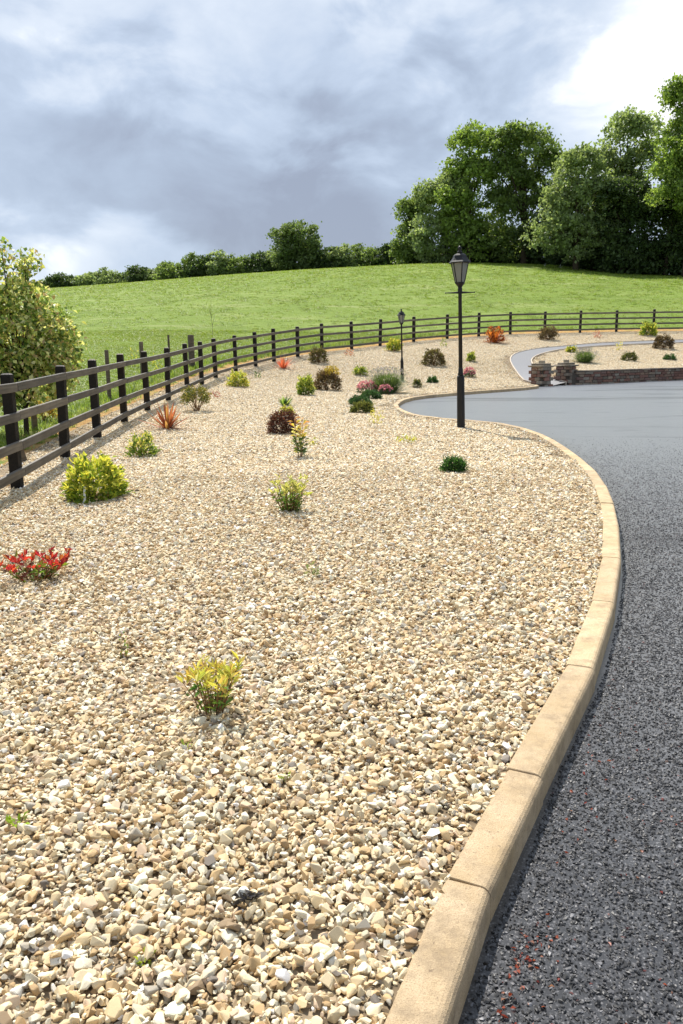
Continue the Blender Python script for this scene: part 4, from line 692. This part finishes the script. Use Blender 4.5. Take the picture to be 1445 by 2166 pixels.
# young cream-variegated tree by the fence
e = empty('young_variegated_tree', (-5.55, 14.2, tz(-5.55, 14.2))); tag(e, 'young tree with cream and green variegated leaves behind the fence', 'tree')
vl = [(-.2, 0, 1.75, .85, .8, .60), (.35, -.1, 1.55, .62, .6, .55), (.55, .1, 1.95, .45, .5, .42), (-.9, .1, 1.9, .8, .7, .75), (.05, 0, 2.25, .45, .45, .40), (.55, 0, 1.15, .45, .45, .4), (-.55, 0, 1.1, .7, .6, .4), (.22, 0, 2.95, .22, .2, .20), (-.32, 0, 2.75, .2, .2, .32), (-.15, 0, 3.1, .14, .14, .16), (-.9, 0, 2.5, .5, .4, .5), (.25, 0, .80, .6, .5, .32), (-.5, 0, .75, .6, .5, .3), (.15, 0, 2.62, .30, .3, .28), (.75, 0, 1.5, .35, .4, .4)]
P, tips = [], []
for (x, y, z, rx, ry, rz) in vl:
    K = max(6, int(105 * (rx * ry + ry * rz + rx * rz) / 1.2)); v = norm(rng.normal(size=(K, 3))); c = v * (1 - .5 * rng.random((K, 1)) ** 1.5) * [rx, ry, rz] + [x, y, z]; tips.append(c)
tips = np.vstack(tips); q = np.repeat(tips, 11, 0); n = len(q); pos = q + rng.normal(0, .085, (n, 3)); pal = [(0.76, 0.74, 0.42), (0.70, 0.70, 0.32), (0.60, 0.62, 0.24), (0.44, 0.50, 0.15), (0.28, 0.38, 0.08), (0.14, 0.22, 0.05), (0.10, 0.16, 0.045), (0.42, 0.44, 0.14), (0.50, 0.38, 0.20), (0.20, 0.30, 0.07)]
V, F, c = leaf_np(pos, rng.normal(0, .8, (n, 3)) + [0, 0, -.25], .095 * rng.uniform(.6, 1.25, n), .075 * rng.uniform(.7, 1.2, n), cols(n, pal, .2), .2, .25)
mesh_obj('crown', np_mesh('crown', V, F, M['leaf'], c), e); b = MB(); b.tube([(0, 0, -.3), (.02, 0, .5), (-.05, 0, 1.3), (-.1, 0, 2.1), (-.15, 0, 3.1)], [.05, .042, .034, .02, .006], 7)
for p in tips[rng.choice(len(tips), 46, replace=False)]:
    t = min(rng.uniform(.5, 1.4), p[2] * .8); b.tube([(-.03, 0, t), tuple((np.array([-.03, 0, t]) + p) / 2 + [0, 0, .08]), tuple(p)], [.016, .010, .004], 5)
b.tube([(.02, 0, .45), (.30, -.05, .95), (.55, 0, 1.6), (.60, 0, 2.1)], [.03, .022, .014, .005], 6); b.tube([(.0, 0, 1.0), (.2, 0, 2.0), (.22, 0, 3.0)], [.026, .016, .005], 6); b.build('trunk', M['bark'], e, smooth=True)

# ---------------------------------------------------------------- meadow grass
def tuft(i):
    r = np.random.default_rng(600 + i); n = 16; a = r.uniform(0, 6.28, n); t = r.uniform(.1, .8, n); pos = np.c_[r.normal(0, .05, n), r.normal(0, .05, n), np.full(n, -.01)]
    V, F, c = blade_np(pos, np.c_[np.cos(a) * np.sin(t), np.sin(a) * np.sin(t), np.cos(t)], .12 * r.uniform(.5, 1.3, n), .012, np.repeat(r.uniform(.75, 1.25, (n, 1)), 3, 1), .3); return np_mesh('tuft', V, F, M['grass'], c)
TU = [tuft(i) for i in range(6)]
n = 60000; x = rng.uniform(-16, 6, n); y = rng.uniform(4, 48, n); n2 = 45000; x = np.r_[x, rng.uniform(-55, 48, n2)]; y = np.r_[y, rng.uniform(30, 122, n2)]
df = line_dist(x, y, FENCE_LONG); k = ~in_poly(x, y, INSIDE) & (df > 0.8 + rng.random(len(x)) ** 2 * 1.3) & (np.abs(x) < 0.56 * y + 3.0); x, y, df = x[k], y[k], df[k]; n = len(x)
dd = np.hypot(x, y); sc_ = np.clip(.55 + dd / 70, .7, 1.9) * rng.uniform(.6, 1.3, n); tin = cols(n, [(0.19, 0.275, 0.045), (0.22, 0.295, 0.06), (0.165, 0.255, 0.036), (0.27, 0.325, 0.11)], .15)
go = cloud('meadow_grass', np.c_[x, y, terrain(x, y) - .02], np.c_[np.zeros(n), np.zeros(n), rng.uniform(0, 6.28, n)], np.c_[sc_ * 1.4, sc_ * 1.4, sc_ * (.55 + 1.3 * np.clip(2.6 - df, 0, 1.6) * rng.random(n))], rng.integers(0, 6, n), tin, TU)
tag(go, 'short bright green meadow grass covering the slope beyond the fence', 'grass', kind='stuff')
# reddish chips and bud scales blown against the kerb
n = 190; t = rng.uniform(0.9, 3.2, n); cxy = np.c_[np.interp(t, KERB_ARRIS[:, 1], KERB_ARRIS[:, 0]), t]; x = cxy[:, 0] + .06 + np.abs(rng.normal(0, .10, n)) + rng.random(n) ** 3 * .5; ctr = rng.choice([1.35, 1.45, 1.62, 1.75], n); kk = rng.random(n) < .6; t = np.where(kk, ctr + rng.normal(0, .05, n), t); x = np.where(kk, np.interp(t, KERB_ARRIS[:, 1], KERB_ARRIS[:, 0]) + .10 + np.abs(rng.normal(0, .05, n)), x)
V, F, c = leaf_np(np.c_[x, t, road_z(x, t) + .024], rng.normal(0, 1, (n, 3)) * [1, 1, .25], .013 * rng.uniform(.5, 1.4, n), .008 * rng.uniform(.6, 1.4, n), cols(n, [(0.30, 0.06, 0.03), (0.36, 0.10, 0.06), (0.22, 0.04, 0.03), (0.45, 0.22, 0.15)]))
tag(mesh_obj('leaf_litter', np_mesh('leaf_litter', V, F, M['leaf'], c)), 'scattered reddish bud scales lying on the tarmac along the kerb', 'litter', kind='stuff')

# ---------------------------------------------------------------- gravel: every stone real, drifts of them instanced
def pebble_mesh(i, bev=True):
    r = random.Random(100 + i); bm = bmesh.new(); sx, sy, sz = 1.0, r.uniform(.6, .9), r.uniform(.42, .72)
    for _ in range(11):
        d = Vector((r.gauss(0, 1), r.gauss(0, 1), r.gauss(0, 1))).normalized(); q = 0.5 * r.uniform(.86, 1.1); bm.verts.new((d.x * q * sx, d.y * q * sy, d.z * q * sz))
    bmesh.ops.convex_hull(bm, input=bm.verts[:]); bmesh.ops.delete(bm, geom=[v for v in bm.verts if not v.link_faces], context='VERTS')
    if bev: bmesh.ops.bevel(bm, geom=bm.edges[:], offset=0.045, segments=1, profile=0.6, affect='EDGES', clamp_overlap=True)
    me = bpy.data.meshes.new('stone'); bm.to_mesh(me); bm.free(); me.materials.append(M['pebble'])
    a = me.color_attributes.new('stone', 'FLOAT_COLOR', 'POINT'); a.data.foreach_set('color', np.zeros(len(me.vertices) * 4, np.float32)); return me
PEB = [pebble_mesh(i) for i in range(24)]
PAL = np.array([(0.72, 0.59, 0.38), (0.65, 0.50, 0.29), (0.80, 0.72, 0.54), (0.56, 0.39, 0.20), (0.45, 0.30, 0.15), (0.84, 0.80, 0.70), (0.66, 0.49, 0.33), (0.44, 0.39, 0.31), (0.28, 0.20, 0.12), (0.60, 0.52, 0.37), (0.20, 0.17, 0.14)])
PAL = np.clip(PAL * [1.01, 1.055, 1.10], 0, .86)
PW = np.array([.23, .18, .18, .11, .06, .06, .08, .05, .025, .07, .01]); PW = PW / PW.sum()
def tints(n): return np.clip(PAL[rng.choice(len(PAL), n, p=PW)] * rng.uniform(.82, 1.15, (n, 1)), 0, .86)
BOUND = np.vstack([BED_POLY, BED_POLY[:1]]); PB = np.vstack([PATH_POLY, PATH_POLY[:1]])
def on_bed(x, y, m=0.0): return in_poly(x, y, BED_POLY) & ~in_poly(x, y, PATH_POLY)
NEAR = 9.5
n = 620000; x = rng.uniform(-5.2, 3.2, n); y = rng.uniform(-1.2, NEAR + 0.4, n); k = on_bed(x, y); x, y = x[k], y[k]
n2 = 420000; x2 = rng.uniform(-5.2, 27, n2 * 2); y2 = rng.uniform(NEAR, 51, n2 * 2); k = on_bed(x2, y2); x2, y2 = x2[k], y2[k]
db = np.minimum(np.minimum(line_dist(x2, y2, BOUND), line_dist(x2, y2, PB)), np.minimum(np.hypot(x2 - 7.66, y2 - 31.05), np.hypot(x2 - 8.9, y2 - 32.15))); k = (db < 0.42)
x, y = np.r_[x, x2[k]], np.r_[y, y2[k]]
k = (np.hypot(x - 7.66, y - 31.05) > 0.5) & (np.hypot(x - 8.9, y - 32.15) > 0.5); x, y = x[k], y[k]
n = len(x); size = np.clip(rng.lognormal(math.log(0.0240), 0.40, n), 0.009, 0.058); 
edge = np.minimum(line_dist(x, y, KERB_IN[::4]), 9)
z = terrain(x, y) + rng.uniform(-0.006, 0.014, n) * np.clip(edge / 0.08, 0.35, 1) + 0.02 * size / 0.033 * 0.15
keep = (edge > size * 0.35); x, y, z, size = x[keep], y[keep], z[keep], size[keep]; n = len(x)
# gently heaped surface
z = z + 0.010 * np.sin(x * 3.1 + np.sin(y * 2.3)) * np.sin(y * 2.7 + np.sin(x * 1.9)) * np.clip((edge[keep] - 0.1) / 0.5, 0, 1)
rot = np.c_[rng.normal(0, .46, n), rng.normal(0, .46, n), rng.uniform(0, 6.28, n)]; idx = rng.integers(0, len(PEB), n); tin = tints(n)
scl = size[:, None] * rng.uniform(.85, 1.2, (n, 3))
# the three hundred that show largest are objects of their own
q = np.c_[x, y, z] - np.array(CAM); dep = q @ np.array(_F); uu = (q @ np.array(_R)) / dep * 1700; vv = -(q @ np.array(_U)) / dep * 1700
show = (np.abs(uu) < 715) & (np.abs(vv) < 1078) & (dep > 0.5); score = np.where(show & (rng.random(n) < 0.4), size / dep * (1 + 12 * (z - terrain(x, y))), 0); top = np.argsort(-score)[:300]; rest = np.ones(n, bool); rest[top] = False
for i in top:
    o = mesh_obj('stone', PEB[idx[i]], bed); o.location = (x[i], y[i], z[i] + 0.004); o.rotation_euler = rot[i]; o.scale = scl[i]; o['tint'] = tuple(float(c) for c in tin[i])
print('stones', n)
# farther off: drifts of stones, half a metre across
def drift(i):
    r = np.random.default_rng(300 + i); m = 520; pts = r.uniform(-.29, .29, (m, 2)); Vs, Fs, Cs = [], [], []; off = 0; src = []
    for k in range(8):
        me = pebble_mesh(k, False); me.calc_loop_triangles(); v = np.empty(len(me.vertices) * 3, np.float32); me.vertices.foreach_get('co', v); t = np.empty(len(me.loop_triangles) * 3, np.int32); me.loop_triangles.foreach_get('vertices', t); src.append((v.reshape(-1, 3), t.reshape(-1, 3)))
    tt = np.clip(PAL[r.choice(len(PAL), m, p=PW)] * r.uniform(.82, 1.15, (m, 1)), 0, .86)
    for j in range(m):
        v, t = src[r.integers(8)]; a = r.uniform(0, 6.28); s = np.clip(r.lognormal(math.log(.036), .28), .018, .065); tl = Matrix.Rotation(a, 3, 'Z') @ Matrix.Rotation(r.normal(0, .45), 3, 'X')
        w = (v * s) @ np.array(tl).T + np.array([*pts[j], r.uniform(-.002, .014)]); Vs.append(w); Fs.append(t + off); Cs.append(np.repeat(tt[j:j + 1], len(v), 0)); off += len(v)
    return np_mesh('drift', np.vstack(Vs), np.vstack(Fs), M['pebble'], np.vstack(Cs), 'stone')
DR = [drift(i) for i in range(6)]
gx, gy = np.meshgrid(np.arange(-5, 27, 0.40), np.arange(NEAR, 51, 0.40)); gx = (gx + rng.uniform(-.08, .08, gx.shape)).ravel(); gy = (gy + rng.uniform(-.08, .08, gy.shape)).ravel()
k = on_bed(gx, gy) & (line_dist(gx, gy, BOUND) > 0.33) & (line_dist(gx, gy, PB) > 0.33) & (np.hypot(gx - 7.66, gy - 31.05) > 0.75) & (np.hypot(gx - 8.9, gy - 32.15) > 0.75); gx, gy = gx[k], gy[k]; n = len(gx)
gz = terrain(gx, gy); dzx = (terrain(gx + .3, gy) - gz) / .3; dzy = (terrain(gx, gy + .3) - gz) / .3; az = rng.uniform(0, 6.28, n)
rotm = []
for i in range(n):
    nn = Vector((-dzx[i], -dzy[i], 1)).normalized(); e = (Vector((0, 0, 1)).rotation_difference(nn).to_matrix() @ Matrix.Rotation(az[i], 3, 'Z')).to_euler(); rotm.append(tuple(e))
g = cloud('gravel', np.vstack([np.c_[x, y, z][rest], np.c_[gx, gy, gz + 0.004]]), np.vstack([rot[rest], np.array(rotm)]), np.vstack([scl[rest], np.ones((n, 3))]),
          np.r_[idx[rest], len(PEB) + rng.integers(0, 6, n)], np.vstack([tin[rest], np.ones((n, 3))]), PEB + DR, bed); tag(g, kind='stuff')


# coarse chippings standing proud of the tarmac in front of the camera
def chip_mesh(i):
    me = pebble_mesh(60 + i, False); me.materials.clear(); me.materials.append(M['chip']); me.name = 'chipping'; return me
CH = [chip_mesh(i) for i in range(10)]
n = 1600000; y = rng.uniform(0.3, 14.0, n); x = rng.uniform(-0.3, 7.2, n); k = rng.random(n) < np.clip((14.0 - y) / 10.5, 0, 1) ** 2.2; x, y = x[k], y[k]; kx = np.interp(y, KERB_OUT[:, 1], KERB_OUT[:, 0])
k = (x > kx - 0.01) & (x < 0.46 * y + 0.75) ; x, y = x[k], y[k]; n = len(x)
size = np.clip(rng.lognormal(math.log(0.0120), .27, n), .006, .021); g = np.array([.012, .02, .032, .05, .085, .15])[rng.choice(6, n, p=[.20, .22, .22, .18, .12, .06])] * rng.uniform(.8, 1.25, n)
tn = np.c_[g, g * .99, g * 1.04]; red = rng.random(n) < .006; tn[red] = [.12, .035, .03]
tag(cloud('chippings', np.c_[x, y, road_z(x, y) + .0200 + rng.uniform(-.002, .002, n)], np.c_[rng.normal(0, .4, n), rng.normal(0, .4, n), rng.uniform(0, 6.28, n)], size[:, None] * np.array([1, 1, .75]), rng.integers(0, 10, n), tn, CH, bpy.data.objects['driveway']), kind='stuff')
print('chips', n)
